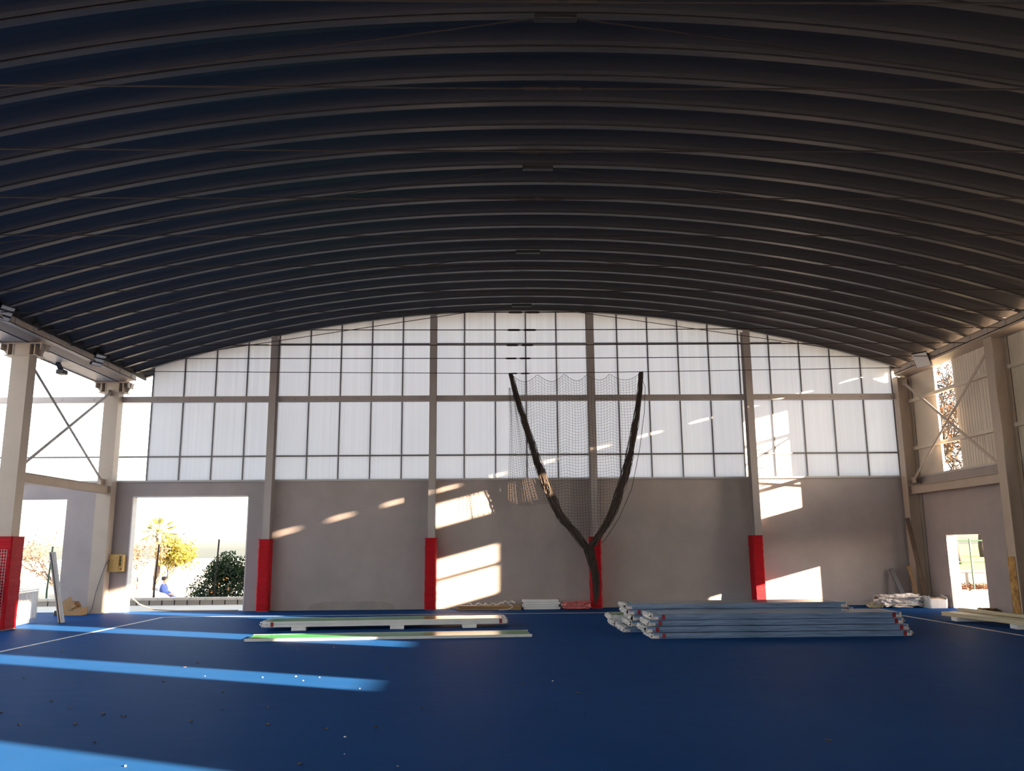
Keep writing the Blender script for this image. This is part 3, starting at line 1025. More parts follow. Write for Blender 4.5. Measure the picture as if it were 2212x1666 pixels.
# front stack of blue wrapped panels
FS = [(2.33, 15.74, 0.004, 0.0, 4.70, 'lowest blue wrapped panel of the front stack, touching the floor'),
      (2.22, 15.77, 0.000, 0.108, 4.76, 'second blue wrapped panel from the floor in the front stack'),
      (2.28, 15.80, -0.004, 0.216, 4.62, 'third blue wrapped panel from the floor in the front stack'),
      (2.34, 15.78, -0.003, 0.324, 4.52, 'topmost blue wrapped panel of the front stack')]
for i, (x, y, a, z, L, lb) in enumerate(FS):
    panel(x, y, a, z, L, 0.86, 0.101, lb, seed=20 + i, group='front stack of wrapped panels')
BS = [(2.00, 16.95, 0.02, 0.0, 4.30, 'lowest blue wrapped panel of the rear stack'),
      (2.14, 16.97, 0.012, 0.108, 4.22, 'second blue wrapped panel from the floor in the rear stack'),
      (2.18, 16.99, 0.006, 0.216, 4.30, 'third blue wrapped panel from the floor in the rear stack'),
      (2.10, 17.00, 0.004, 0.324, 4.40, 'fourth blue wrapped panel from the floor in the rear stack'),
      (2.06, 17.00, 0.004, 0.432, 4.34, 'topmost blue wrapped panel of the rear stack')]
for i, (x, y, a, z, L, lb) in enumerate(BS):
    panel(x, y, a, z, L, 0.90, 0.101, lb, seed=40 + i, group='rear stack of wrapped panels', tags=(i in (3,)))
for i, (z, lb) in enumerate(((0.0, 'lower green-faced panel poking out behind the blue stacks'), (0.12, 'upper green-faced panel poking out behind the blue stacks'))):
    panel(1.92 + 0.06 * (1 - i), 18.05, 0.0, z, 4.1, 0.90, 0.115, lb, top='green', edge='white_edge', seed=60 + i, group='panels behind the stacks', tags=False, tape=False)

# ------------------------------------------------------------------ things along the end wall
R = rotz(-0.66, 23.25, 0.0)
for i, (dx, dy, z, L, lb) in enumerate(((-0.02, 0.0, 0.0, 1.72, 'lower brown plank lying along the end wall'), (0.0, 0.02, 0.062, 1.66, 'upper brown plank with plastic scraps along the end wall'))):
    p = empty('timber_plank', (-0.66 + dx, 23.25, z), lb, 'plank', 'brown planks by the wall')
    MB().box(-0.66 + dx - L / 2, -0.66 + dx + L / 2, 23.13 + dy, 23.36 + dy, z, z + 0.058).build('board', 'wood', p, bevel=0.006)
    MB().box(-0.66 + dx - L / 2 - 0.004, -0.66 + dx - L / 2 + 0.02, 23.13 + dy, 23.36 + dy, z + 0.004, z + 0.05).build('end_grain', 'card', p)
rn = random.Random(2)
for i, (xa, xb, zz) in enumerate(((-1.25, -0.75, 0.15), (-0.8, -0.3, 0.16), (-0.35, 0.02, 0.20))):
    pts = [(xa + (xb - xa) * t / 8, 23.2 + 0.03 * math.sin(t * 2.1 + i), zz + 0.03 * math.sin(t * 1.7 + i * 2) + 0.012 * rn.uniform(-1, 1)) for t in range(9)]
    mm = MB()
    mm.tube(pts, [0.008 + 0.014 * rn.random() for _ in pts], 5)
    tag(mm.build('plastic_scrap', 'chip'), '%s twisted strip of white plastic on the brown planks' % ['first', 'middle', 'end'][i] if i != 0 else 'twisted strip of white plastic nearest the red pad on the planks', 'plastic scrap', 'plastic strips on the planks')
mm = MB()
mm.tube([(-0.15 + 0.10 * math.sin(t * 0.5), 23.10 - 0.02 * t * 0.3, max(0.02, 0.15 - 0.018 * t)) for t in range(10)] + [(-0.3, 23.02, 0.015), (-0.42, 23.0, 0.012)], 0.009, 5)
tag(mm.build('plastic_strap', 'foam'), 'white curled strap hanging off the brown planks to the floor', 'strap')
for i in range(4):
    foam_block(0.72 + 0.02 * (-1) ** i, 23.42, 0.98, 0.30, 0.062, 0.01 * (-1) ** i, '%s white foam slab of the small pile at the end wall' % ['lowest', 'second lowest', 'second highest', 'topmost'][i], z=0.064 * i, grp='white foam slabs by the wall')
b = crumple('plastic_bundle', 1.66, 23.05, 0.115, 0.66, 0.34, 0.20, 'pink', 9, amp=0.55, freq=3.5, nu=34, nv=18)
tag(b, 'crumpled pink and white plastic tape heap beside the tied net', 'plastic heap')

# right corner clutter
b = crumple('wrapped_bundle', 10.17, 22.75, 0.16, 1.12, 0.55, 0.30, 'crinkle', 13, amp=0.5, freq=3.4, nu=60, nv=28)
tag(b, 'crumpled clear plastic bundle on the floor in the corner', 'plastic bundle')
b = crumple('straw_tuft', 9.52, 22.70, 0.06, 0.34, 0.22, 0.12, 'beige', 15, amp=0.7, freq=4.5)
tag(b, 'small pale ragged tuft at the end of the plastic bundle', 'rubbish')
b = crumple('dark_rag', 9.66, 22.78, 0.15, 0.20, 0.2, 0.26, 'leaf_dry', 16, amp=0.6, freq=4.0)
tag(b, 'dark ragged clump propped on the plastic bundle', 'rag')
sk = empty('rubble_sack', (10.98, 22.45, 0), 'open off-white sack standing beside the small door', 'sack')
m = MB()
n = 20
for j in range(6):
    for i in range(n):
        a = 2 * math.pi * i / n
        e = 0.22
        rx = 0.25 * math.copysign(abs(math.cos(a)) ** e, math.cos(a)) * (1 + 0.04 * math.sin(3 * a + j))
        ry = 0.19 * math.copysign(abs(math.sin(a)) ** e, math.sin(a))
        zz = 0.27 * j / 5 + (0.05 * math.sin(2 * a + 1) + 0.02 * math.sin(7 * a) if j == 5 else 0)
        m.v.append((10.98 + rx, 22.45 + ry, zz))
for j in range(5):
    for i in range(n):
        m.f.append((j * n + i, j * n + (i + 1) % n, (j + 1) * n + (i + 1) % n, (j + 1) * n + i))
m.f.append(tuple(range(n))[::-1])
so = m.build('bag', 'sack', sk)
so.modifiers.new('thick', 'SOLIDIFY').thickness = 0.008
crumple('filling', 10.98, 22.45, 0.20, 0.42, 0.30, 0.12, 'card', 22, sk, amp=0.4)
def board(name, p, q, w_, h_, material, label, cat='board', grp=None, parts=True):
    o_ = MB().bar(p, q, w_, h_, (0, 1, 0)).build(name, material, bevel=0.004)
    return tag(o_, label, cat, grp)
board('metal_profile', (10.62, 23.20, 0.02), (10.44, 23.62, 0.98), 0.12, 0.05, 'alu', 'short grey metal profile leaning behind the plastic bundle', 'profile')
board('timber_post', (11.10, 23.05, 0.02), (10.86, 23.28, 2.35), 0.11, 0.05, 'bark', 'tall grey board leaning in the corner, taller than its neighbour', 'board')
board('timber_lath', (10.90, 23.10, 0.02), (10.80, 23.34, 1.05), 0.08, 0.05, 'wood', 'short dark lath leaning in the corner between boards', 'board')
mm = MB()
mm.tube([(11.2, 22.6, 0.30), (11.32, 22.45, 0.30), (11.36, 22.38, 0.15), (11.33, 22.33, 0.02)], 0.008, 5)
tag(mm.build('black_cable', 'cable'), 'short black cable looping from the sack to the floor', 'cable')
# low debris by the small door
d = empty('debris_tray', (11.18, 20.35, 0), 'dark low tray of debris lying at the door jamb', 'tray')
MB().box(10.98, 11.38, 20.15, 20.62, 0, 0.07).build('tray', 'black', d, bevel=0.01)
crumple('scrap', 11.18, 20.4, 0.09, 0.36, 0.34, 0.09, 'wood', 31, d, amp=0.5)
# panel edge leaning between wall and column
board('tall_board', (11.31, 19.35, 0.0), (11.31, 19.42, 3.0), 0.14, 0.03, 'clad', 'tall narrow panel standing behind the rusty column', 'panel')
board('tall_strip', (11.33, 19.62, 0.0), (11.36, 19.60, 2.2), 0.02, 0.05, 'dark', 'thin dark strip standing against the wall by the rusty column', 'strip')

# beige profiles on foam blocks at the right edge
def profile(x0, y0, x1, y1, z, w_, h_, label):
    pr = empty('beige_profile', ((x0 + x1) / 2, (y0 + y1) / 2, z), label, 'profile', 'beige profiles')
    d_ = Vector((x1 - x0, y1 - y0, 0)).normalized()
    n_ = Vector((-d_.y, d_.x, 0))
    for s_, zz, hh in ((0, z, h_ * 0.3), (0, z + h_ * 0.7, h_ * 0.3)):
        MB().bar((x0, y0, zz + hh / 2), (x1, y1, zz + hh / 2), w_, hh).build('flange', 'beige', pr)
    MB().bar((x0, y0, z + h_ / 2), (x1, y1, z + h_ / 2), w_ * 0.8, h_ * 0.4).build('web', 'beige', pr)
profile(9.40, 19.05, 9.95, 14.6, 0.085, 0.12, 0.085, 'beige metal profile nearest the court line, on foam blocks')
profile(9.60, 19.10, 10.13, 14.7, 0.085, 0.12, 0.085, 'beige metal profile in the middle of the bundle')
profile(10.02, 19.30, 10.45, 14.8, 0.085, 0.12, 0.10, 'beige metal profile nearest the wall')
profile(9.85, 19.2, 10.3, 14.7, 0.175, 0.10, 0.06, 'beige metal profile laid on top of the others')
for y_, lb in ((18.55, 'white foam block under the far end of the beige profiles'), (16.75, 'white foam block under the near end of the beige profiles')):
    foam_block(9.80 + (18.55 - y_) * 0.11, y_, 0.85, 0.30, 0.083, -0.12, lb)

# ------------------------------------------------------------------ things on the left
yb = empty('cardboard_box', (-10.90, 23.62, 1.06), 'yellow cardboard box fixed to the end wall left of the doorway', 'box')
MB().box(-10.99, -10.72, 23.55, 23.75, 1.07, 1.54).build('front', 'yellowcard', yb, bevel=0.01)
MB().box(-10.72, -10.62, 23.58, 23.75, 1.08, 1.53).build('side_flap', 'yellowcard', yb)
m = MB()
for z_, h_ in ((1.46, 0.05), (1.38, 0.07), (1.30, 0.05), (1.25, 0.03)):
    m.box(-10.71, -10.665, 23.572, 23.581, z_ - h_ / 2, z_ + h_ / 2)
m.build('printed_mark', 'ink', yb)
MB().box(-10.68, -10.64, 23.572, 23.581, 1.13, 1.17).build('red_mark', 'red_tag', yb)
m = MB()
m.box(-10.78, -10.765, 23.545, 23.551, 1.43, 1.45)
m.box(-10.90, -10.87, 23.545, 23.551, 1.36, 1.372)
m.build('printed_dot', 'ink', yb)
mm = MB()
mm.tube([(-10.96, 23.53, 1.40), (-10.98, 23.34, 1.25), (-11.06, 23.33, 0.95), (-11.16, 23.32, 0.55), (-11.22, 23.30, 0.10), (-11.26, 23.26, 0.02)], 0.012, 5)
tag(mm.build('black_cable', 'cable'), 'black cable hanging from the yellow box down the corner column', 'cable')
mm = MB()
mm.tube([(-10.50, 23.80, 0.62), (-10.44, 23.80, 0.42), (-10.2, 23.85, 0.2), (-9.8, 23.88, 0.05), (-9.2, 23.85, 0.02), (-8.2, 23.80, 0.02), (-7.5, 23.80, 0.02)], 0.016, 6)
tag(mm.build('beige_hose', 'hose'), 'beige hose drooping from the doorway jamb along the threshold', 'hose')
cb = empty('cardboard_carton', (-11.40, 22.85, 0), 'torn brown cardboard carton on the floor by the corner column', 'carton')
MB().box(-11.72, -11.22, 22.70, 23.05, 0, 0.20).build('body', 'card', cb, bevel=0.008)
MB().bar((-11.68, 22.72, 0.20), (-11.42, 22.66, 0.36), 0.30, 0.01, (0, 1, 0)).build('flap', 'card', cb)
crumple('stuffing', -11.55, 22.85, 0.27, 0.34, 0.30, 0.18, 'card', 51, cb, amp=0.45)
MB().box(-11.95, -11.74, 22.80, 23.1, 0, 0.12).build('lining', 'black', cb)
po = empty('metal_post', (-10.62, 20.62, 0), 'slanted galvanised metal post standing beside the doorway pier', 'post')
MB().bar((-10.66, 20.62, 0.0), (-11.02, 20.62, 1.62), 0.02, 0.09, (0, 1, 0)).build('web', 'wire', po)
MB().bar((-10.70, 20.60, 0.0), (-11.06, 20.60, 1.62), 0.02, 0.12, (0, 1, 0)).build('flange', 'galv', po)
MB().bar((-10.62, 20.60, 0.0), (-10.98, 20.60, 1.62), 0.02, 0.12, (0, 1, 0)).build('flange', 'galv', po)
# wire mesh screen in front of the red pad
ms = empty('wire_mesh', (-11.0, 19.5, 0), 'wire mesh screen standing in front of the red pad', 'wire mesh')
P0, P1 = Vector((-11.62, 18.55, 0)), Vector((-10.98, 18.62, 0))
P2 = Vector((-11.33, 20.75, 0))
m = MB()
def sheet(mb, a, b, z0, z1, nu_, nv_, r_=0.004):
    for i in range(nu_ + 1):
        q = a.lerp(b, i / nu_)
        mb.tube([(q.x, q.y, z0), (q.x, q.y, z1)], r_, 4, cap=False)
    for j in range(nv_ + 1):
        z_ = z0 + (z1 - z0) * j / nv_
        mb.tube([(a.x, a.y, z_), (b.x, b.y, z_)], r_, 4, cap=False)
sheet(m, P0, P1, 0.03, 1.68, 12, 26)
tag(m.build('near_sheet', 'wire', ms, fix=False), kind='stuff')
m = MB()
sheet(m, P1, P2, 0.03, 1.0, 30, 16)
tag(m.build('side_sheet', 'wire', ms, fix=False), kind='stuff')
for i in range(9):
    q = Vector((-11.05, 19.1, 0)).lerp(Vector((-11.30, 20.6, 0)), i / 8)
    MB().box(q.x - 0.02, q.x + 0.02, q.y - 0.03, q.y + 0.03, 0.12, 0.72).build('white_slat', 'white_edge', ms)
tag(MB().prism([(-11.42, 1.28), (-11.25, 1.55), (-11.02, 0.75), (-11.16, 0.48), (-11.50, 1.05)], lambda p: (p[0], 18.50, p[1]), lambda p: (p[0], 18.515, p[1])).build('hanging_sheet', 'paper'), 'grey paper sheet caught in the wire mesh before the red pad', 'sheet')

# ------------------------------------------------------------------ leaves and chips on the floor
rn = random.Random(77)
def floor_pt(u, v):
    d_ = r2 * (u - 1106) + u2 * (833 - v) + fw * F_PX
    t = -CAM_Z / d_.z
    return CAM_X + d_.x * t, d_.y * t
LEAF = [(68, 1410), (134, 1408), (399, 1443), (52, 1466), (152, 1531), (222, 1545), (266, 1550), (42, 1568), (162, 1567), (204, 1605), (412, 1560), (481, 1497), (480, 1534), (577, 1530), (579, 1568), (703, 1577), (811, 1573), (354, 1475), (913, 1532), (648, 1653), (835, 1445), (1250, 1500), (1262, 1543), (945, 1460), (3, 1541), (110, 1516), (427, 1433), (1790, 1602), (1130, 1480), (720, 1398)]
me_l = []
for s_ in range(3):
    m = MB()
    n = 9
    rr_ = random.Random(s_)
    for i in range(n):
        a = 2 * math.pi * i / n
        q = 0.019 * (0.6 + 0.6 * rr_.random())
        m.v.append((math.cos(a) * q * 1.3, math.sin(a) * q, 0.004 + 0.016 * rr_.random()))
    m.v.append((0, 0, 0.012))
    m.v.append((0, 0, 0.001))
    for i in range(n):
        m.f.append((i, (i + 1) % n, n))
        m.f.append(((i + 1) % n, i, n + 1))
    me_l.append(m.mesh('dry_leaf', 'leaf_dry'))
for i, (u, v) in enumerate(LEAF):
    x, y = floor_pt(u, v)
    o = inst('dry_leaf', me_l[i % 3], (x, y, 0))
    o.rotation_euler.z = rn.uniform(0, 6)
    s_ = rn.uniform(0.7, 1.2)
    o.scale = (s_, s_, s_)
    tag(o, 'small dry brown leaf lying on the blue floor', 'leaf', 'dry leaves scattered on the floor')
me_c = MB().box(-0.011, 0.011, -0.007, 0.007, 0, 0.009).mesh('pale_chip', 'chip')
for i, (u, v) in enumerate([(443, 1461), (567, 1464), (639, 1462), (690, 1464), (655, 1471), (777, 1488), (744, 1630), (271, 1656), (1194, 1472), (859, 1656), (745, 1593), (643, 1404), (722, 1399), (266, 1485)]):
    x, y = floor_pt(u, v)
    o = inst('pale_chip', me_c, (x, y, 0))
    o.rotation_euler.z = rn.uniform(0, 6)
    s_ = rn.uniform(0.5, 1.0)
    o.scale = (s_, s_, s_)
    tag(o, 'tiny pale chip lying on the blue floor', 'chip', 'pale chips scattered on the floor')

# ------------------------------------------------------------------ outside: low block wall
lw = empty('block_wall', (-10, 27, -0.02), 'low wall of grey blocks with pale coping outside the doorway', 'low wall')
MB().box(-20, -5.5, 26.93, 27.10, -0.1, 0.12).build('core', 'mortar', lw)
blk = MB().box(-0.175, 0.175, -0.02, 0.02, 0, 0.165).mesh('block', 'block')
cop = MB().box(-0.235, 0.235, -0.14, 0.16, 0, 0.075).mesh('coping_stone', 'coping')
x = -19.8
i = 0
while x < -5.7:
    inst('block', blk, (x + 10, -0.085, -0.03 + 0.02), lw)
    x += 0.385
x = -19.75
while x < -5.7:
    inst('coping_stone', cop, (x + 10, 0, 0.145), lw)
    x += 0.48

# ------------------------------------------------------------------ outside: plants
def leaf_quads(mb, c, s_, rn_, n=1):
    for _ in range(n):
        a = Vector((rn_.gauss(0, 1), rn_.gauss(0, 1), rn_.gauss(0, 1))).normalized()
        b = a.cross(Vector((rn_.gauss(0, 1), rn_.gauss(0, 1), rn_.gauss(0, 1)))).normalized()
        q = s_ * rn_.uniform(0.7, 1.3)
        k_ = len(mb.v)
        c = Vector(c)
        mb.v += [tuple(c - a * q), tuple(c + b * q * 0.45), tuple(c + a * q), tuple(c - b * q * 0.45)]
        mb.f.append((k_, k_ + 1, k_ + 2, k_ + 3))

def tree(name, x, y, z, h, spread, label, cat, leafm, barkm, nleaf, lsize, seed, levels=4, trunk_r=0.10, group='trees outside', trunk_h=0.28, decay=0.55):
    rn_ = random.Random(seed)
    t = empty(name, (x, y, z), label, cat, group)
    tips = []
    limbs = MB()
    trunk = MB()
    p0 = Vector((x, y, z))
    top = p0 + Vector((rn_.uniform(-0.06, 0.06) * h, rn_.uniform(-0.06, 0.06) * h, h * trunk_h))
    trunk.tube([p0, p0.lerp(top, 0.5) + Vector((0.02 * h * rn_.uniform(-1, 1), 0, 0)), top], [trunk_r, trunk_r * 0.8, trunk_r * 0.7], 7)
    def grow(p, d, L, r_, lev):
        mid = p + d * L * 0.5 + Vector((rn_.uniform(-1, 1), rn_.uniform(-1, 1), rn_.uniform(-1, 1))) * L * 0.08
        q = p + d * L
        limbs.tube([p, mid, q], [r_, r_ * 0.8, r_ * 0.55], 5 if lev > 1 else 3, cap=False)
        tips.append((q, lev))
        tips.append((mid, lev))
        if lev == 0:
            return
        for _ in range(rn_.choice((2, 3, 3))):
            nd = (d + Vector((rn_.gauss(0, 0.55), rn_.gauss(0, 0.55), rn_.gauss(0.1, 0.35))) * spread).normalized()
            grow(q if rn_.random() < 0.7 else mid, nd, L * rn_.uniform(0.62, 0.85), r_ * decay, lev - 1)
    for _ in range(4):
        d = Vector((rn_.gauss(0, 0.8), rn_.gauss(0, 0.8), 0.9)).normalized()
        d = Vector((d.x * spread, d.y * spread, d.z)).normalized()
        grow(top, d, h * 0.24, trunk_r * 0.5, levels)
    trunk.build('trunk', barkm, t, smooth=True)
    limbs.build('limbs', barkm, t, fix=False)
    if nleaf:
        lm = MB()
        cand = [q for q, lev in tips if lev <= 2]
        for _ in range(nleaf):
            q = rn_.choice(cand)
            leaf_quads(lm, q + Vector((rn_.gauss(0, 1), rn_.gauss(0, 1), rn_.gauss(0, 1))) * lsize * 2.2, lsize, rn_)
        tag(lm.build('foliage', leafm, t, fix=False), kind='stuff')
    return t

tree('bare_tree', -19.6, 38, -0.75, 3.6, 1.1, 'small bare-branched tree seen left of the slanted metal post', 'tree', 'leaf_pink', 'bark', 900, 0.06, 3, trunk_r=0.09)
tree('bare_tree', -16.1, 38.5, -0.75, 3.3, 1.0, 'pale brown bushy tree at the left edge of the doorway view', 'tree', 'leaf_pink', 'bark', 1600, 0.07, 4, trunk_r=0.08)
tree('yellow_tree', -17.2, 44, -0.75, 2.9, 0.45, 'yellow-green sunlit tree under the palm', 'tree', 'leaf_yellow', 'bark', 2600, 0.09, 6, trunk_r=0.09)
tree('bare_sapling', -12.4, 30.5, -0.75, 1.9, 0.6, 'thin bare sapling just beyond the block wall', 'tree', 'leaf_pink', 'bark', 0, 0.05, 8, levels=1, trunk_r=0.03, trunk_h=0.6)

# palm
pm = empty('palm_tree', (-18.0, 45, -0.75), 'sunlit palm tree with spread fan fronds seen through the doorway', 'palm', 'trees outside')
MB().tube([(-18.0, 45, -0.75), (-17.95, 45, 1.0), (-18.02, 45, 2.6)], [0.17, 0.14, 0.12], 9).build('trunk', 'bark', pm, smooth=True)
rn = random.Random(21)
for i in range(22):
    a = 2 * math.pi * i / 22 + rn.uniform(-0.2, 0.2)
    el = rn.uniform(-0.5, 1.2)
    d = Vector((math.cos(a) * math.cos(el), math.sin(a) * math.cos(el), math.sin(el)))
    base = Vector((-18.02, 45, 2.6))
    m = MB()
    L = rn.uniform(0.35, 0.55)
    hub = base + d * L
    m.tube([base, hub], 0.012, 4)
    sd = d.cross(Vector((0, 0, 1))).normalized()
    for k in range(-4, 5):
        dd = (d + sd * 0.22 * k).normalized()
        e = hub + dd * (0.55 - 0.02 * k * k) + Vector((0, 0, -0.06 - 0.006 * k * k))
        w_ = sd.cross(d).normalized() * 0.02 + sd * 0.022
        mid = hub.lerp(e, 0.5)
        b = len(m.v)
        m.v += [tuple(hub), tuple(mid + w_), tuple(e), tuple(mid - w_)]
        m.f.append((b, b + 1, b + 2, b + 3))
    m.build('frond', 'palm', pm, fix=False)

# dense dark bush
bs = empty('dense_bush', (-9.95, 29.6, -0.75), 'dense dark green round bush with a few orange fruits outside the doorway', 'bush')
rn = random.Random(33)
m = MB()
BL = [(-10.25, 29.6, 0.15, 0.75), (-9.7, 29.7, 0.55, 0.85), (-9.2, 29.6, 0.35, 0.80), (-9.55, 29.4, 1.05, 0.55), (-8.9, 29.8, 0.8, 0.7), (-10.35, 29.5, -0.2, 0.6), (-9.9, 29.5, 0.9, 0.45)]
for (bx, by, bz, br) in BL:
    for _ in range(1700):
        d = Vector((rn.gauss(0, 1), rn.gauss(0, 1), rn.gauss(0, 1))).normalized() * br * rn.uniform(0.35, 1.03)
        leaf_quads(m, (bx + d.x, by + d.y, bz + d.z), 0.05, rn)
tag(m.build('foliage', 'leaf_green', bs, fix=False), kind='stuff')
m = MB()
for k in range(7):
    e = BL[k]
    m.tube([(-9.7, 29.6, -0.75), (-9.7 + (e[0] + 9.7) * 0.4, 29.6, -0.1), (e[0], e[1], e[2] + 0.2)], [0.05, 0.035, 0.015], 5)
m.build('stems', 'bark2', bs)
ico = bpy.data.meshes.new('fruit')
bm = bmesh.new()
bmesh.ops.create_icosphere(bm, subdivisions=2, radius=0.03)
bm.to_mesh(ico); bm.free()
ico.materials.append(MAT['orange'])
for k in range(6):
    inst('fruit', ico, (rn.uniform(-0.7, 0.7), -0.75 + rn.uniform(0, 0.12), rn.uniform(0.9, 1.7)), bs)

# fence posts outside with wires
for i, (px, py, zt, lb) in enumerate(((-11.56, 28.4, 1.80, 'thin rusty fence post standing left of centre in the doorway view'), (-9.80, 29.0, 1.95, 'thin dark fence post rising out of the dense bush'), (-14.6, 27.6, 1.75, 'green fence post next to the red pad outside'))):
    t = empty('fence_post', (px, py, -0.75), lb, 'fence post', 'outdoor fence posts')
    MB().tube([(px, py, -0.75), (px - 0.04, py, 0.4), (px + 0.02, py, zt)], 0.028, 7).build('post', 'bark2' if i < 2 else 'fence_green', t)
    MB().tube([(px + 0.02, py, zt), (px + 0.02, py, zt + 0.03)], 0.036, 7).build('cap', 'black', t)
wm = empty('wire_fence', (-12, 28.6, -0.75), 'faint low wire fence stretched beyond the block wall', 'fence')
m = MB()
sheet(m, Vector((-16, 28.6, 0)), Vector((-9.2, 28.7, 0)), -0.7, 0.10, 60, 8, 0.003)
tag(m.build('netting', 'wire', wm, fix=False), kind='stuff')
for xx in (-16, -12.6, -9.2):
    MB().box(xx - 0.02, xx + 0.02, 28.58, 28.66, -0.75, 0.14).build('stake', 'wire', wm)
# pale mounds beyond
for i, (mx, my, sx, sz, lb) in enumerate(((-15.2, 33, 4.4, 1.9, 'white sunlit heap behind the sapling'), (-11.3, 31.5, 2.6, 1.35, 'pale grey heap in front of the dense bush'), (-19.6, 35, 5.0, 1.9, 'white sunlit heap behind the slanted post'))):
    o = crumple('sand_heap', mx, my, -0.75, sx, 2.2, sz, 'ground', 70 + i, amp=0.18, freq=1.6, nu=40, nv=20)
    tag(o, lb, 'heap', 'pale heaps outside')

# ------------------------------------------------------------------ seated person far outside
def seated_person(x, y, z):
    p = empty('person', (x, y, z), 'person in blue jacket and dark trousers seated on a white chair outside', 'person')
    J = {'pelvis': (0, 0, 0.47), 'waist': (-0.03, 0, 0.66), 'chest': (-0.06, 0, 0.88), 'neck': (-0.03, 0, 1.03), 'jaw': (0.03, 0, 1.11), 'head': (0.02, 0, 1.19), 'crown': (0.0, 0, 1.27)}
    edges = [('pelvis', 'waist'), ('waist', 'chest'), ('chest', 'neck'), ('neck', 'jaw'), ('jaw', 'head'), ('head', 'crown')]
    rad = {'pelvis': 0.15, 'waist': 0.13, 'chest': 0.15, 'neck': 0.055, 'jaw': 0.075, 'head': 0.092, 'crown': 0.06}
    for s_, t in ((-1, 'l'), (1, 'r')):
        J.update({'hip' + t: (0.02, 0.09 * s_, 0.46), 'knee' + t: (0.44, 0.12 * s_, 0.48), 'ankle' + t: (0.42 + 0.08 * s_, 0.12 * s_, 0.08), 'toe' + t: (0.58 + 0.08 * s_, 0.13 * s_, 0.04),
                  'sh' + t: (-0.04, 0.19 * s_, 0.96), 'elb' + t: (0.06, 0.25 * s_, 0.70), 'wri' + t: (0.28, 0.16 * s_, 0.62), 'hand' + t: (0.37, 0.13 * s_, 0.60)})
        rad.update({'hip' + t: 0.10, 'knee' + t: 0.065, 'ankle' + t: 0.045, 'toe' + t: 0.035, 'sh' + t: 0.065, 'elb' + t: 0.045, 'wri' + t: 0.032, 'hand' + t: 0.036})
        edges += [('pelvis', 'hip' + t), ('hip' + t, 'knee' + t), ('knee' + t, 'ankle' + t), ('ankle' + t, 'toe' + t), ('chest', 'sh' + t), ('sh' + t, 'elb' + t), ('elb' + t, 'wri' + t), ('wri' + t, 'hand' + t)]
        for k in range(5):
            J['f%d%s' % (k, t)] = (0.43 + 0.01 * (2 - abs(k - 2)), (0.13 + 0.018 * (k - 2)) * s_, 0.575) if k else (0.39, 0.085 * s_, 0.60)
            rad['f%d%s' % (k, t)] = 0.009
            edges.append(('hand' + t, 'f%d%s' % (k, t)))
    def skin(name, sel, mat_, grow, root):
        names = [n_ for n_ in J if n_ in sel]
        idx = {n_: i for i, n_ in enumerate(names)}
        me = bpy.data.meshes.new(name)
        me.from_pydata([J[n_] for n_ in names], [(idx[a], idx[b]) for a, b in edges if a in idx and b in idx], [])
        o = bpy.data.objects.new(name, me)
        COL.objects.link(o)
        o.parent = p
        sk_ = o.modifiers.new('skin', 'SKIN')
        for i, n_ in enumerate(names):
            sv = me.skin_vertices[0].data[i]
            sv.radius = (rad[n_] + grow, rad[n_] + grow)
            sv.use_root = (n_ == root)
        sk_.use_smooth_shade = True
        o.modifiers.new('sub', 'SUBSURF').levels = 1
        me.materials.append(MAT[mat_])
        return o
    skin('body', set(J), 'skin', 0.0, 'pelvis')
    skin('jacket', {'waist', 'chest', 'shl', 'shr', 'elbl', 'elbr', 'wril', 'wrir', 'pelvis'}, 'blue_cloth', 0.022, 'waist')
    skin('trousers', {'pelvis', 'hipl', 'hipr', 'kneel', 'kneer', 'anklel', 'ankler'}, 'navy_cloth', 0.024, 'pelvis')
    crumple('hair', x - 0.02, y, z + 1.24, 0.20, 0.19, 0.17, 'hair', 90, p, amp=0.08, flat=False)
    MB().tube([(x + 0.105, y, z + 1.20), (x + 0.135, y, z + 1.165), (x + 0.10, y, z + 1.155)], [0.010, 0.016, 0.010], 5).build('nose', 'skin', p)
    c = empty('plastic_chair', (x, y, z), 'white plastic chair under the person in blue outside', 'chair')
    MB().box(x - 0.24, x + 0.24, y - 0.24, y + 0.24, z + 0.28, z + 0.31).build('seat', 'white_plastic', c)
    MB().bar((x - 0.22, y, z + 0.30), (x - 0.34, y, z + 0.86), 0.46, 0.025, (1, 0, 0)).build('backrest', 'white_plastic', c)
    for dx in (-0.21, 0.21):
        for dy in (-0.21, 0.21):
            MB().bar((x + dx, y + dy, z), (x + dx * 0.95, y + dy * 0.95, z + 0.28), 0.035, 0.035).build('leg', 'white_plastic', c)
seated_person(-14.15, 36, -0.75)

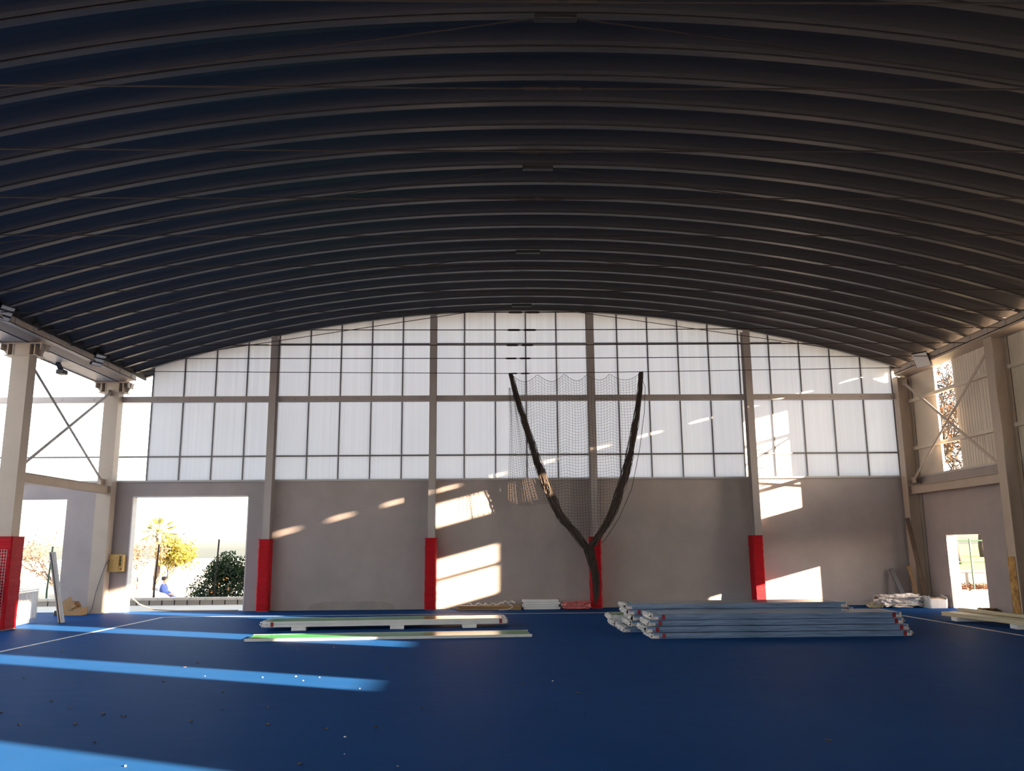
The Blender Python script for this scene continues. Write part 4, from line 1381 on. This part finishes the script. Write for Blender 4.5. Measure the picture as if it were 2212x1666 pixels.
# ------------------------------------------------------------------ outside on the sunny side
rw = empty('retaining_wall', (18, 30.8, 0), 'low weathered concrete wall seen through the small door', 'low wall')
MB().box(14.5, 26, 30.7, 31.0, -0.02, 0.62).build('face', 'concrete', rw)
MB().box(14.5, 26, 30.66, 31.04, 0.62, 0.68).build('cap', 'coping', rw)
gb = MB().prism([(31.0, 0.0), (31.0, 0.55), (42, 1.6), (42, 0)], lambda p: (14.0, p[0], p[1]), lambda p: (34, p[0], p[1])).build('grass_bank', 'grass')
tag(gb, 'sunny yellow-green grass bank above the low concrete wall', 'grass', kind='stuff')
m = MB()
rn = random.Random(44)
for _ in range(1500):
    leaf_quads(m, (rn.uniform(14.8, 20), 30.15 + rn.uniform(0, 0.42), 0.05 + 0.20 * rn.random() ** 2), 0.06, rn)
tag(m.build('leaf_litter', 'litter', fix=False), 'reddish fallen leaves heaped along the foot of the low wall', 'leaves', kind='stuff')
bw = empty('wall_outside', (14.2, 6, 0), 'low boundary wall outside the clad side', 'wall', kind='structure')
MB().box(14.2, 14.45, YB, 20.9, -0.02, 1.52).build('masonry', 'render', bw)
MB().box(14.17, 14.48, YB, 20.9, 1.52, 1.58).build('coping', 'coping', bw)
fn = empty('green_fence', (17, 30.0, 0), 'green metal fence with posts and rails outside the small door', 'fence')
for xx in (15.10, 16.30, 17.9, 19.5):
    MB().tube([(xx, 30.0, 0), (xx, 30.0, 1.8)], 0.028, 8).build('post', 'fence_green', fn)
for zz in (1.0, 1.74):
    MB().tube([(15.1, 30.0, zz), (22, 30.0, zz)], 0.024, 6).build('rail', 'fence_green', fn)
for i, (xx, lb) in enumerate(((15.35, 'short pale kerb stone left of the fence post'), (16.0, 'longer pale kerb stone beside the fence post'))):
    o = MB().box(xx, xx + 0.5 + 0.15 * i, 29.55, 29.72, -0.02, 0.07).build('kerb_stone', 'coping', bevel=0.02)
    tag(o, lb, 'kerb stone', 'kerb stones outside the small door')
TR = [(18.2, 34.0, 9.5, 3, 'large autumn tree with orange leaves behind the open slot'), (16.2, 31.9, 8.5, 5, 'tall branching tree close to the open slot'), (20.6, 36.5, 11, 9, 'farther autumn tree with thin branches behind the slot')]
for i, (tx, ty_, th, sd, lb) in enumerate(TR):
    tree('autumn_tree', tx, ty_, -0.02, th, 1.0, lb, 'tree', 'leaf_autumn', 'bark2', 1800 if i != 1 else 700, 0.075, sd, levels=5, trunk_r=0.17, group='autumn trees outside', decay=0.70)
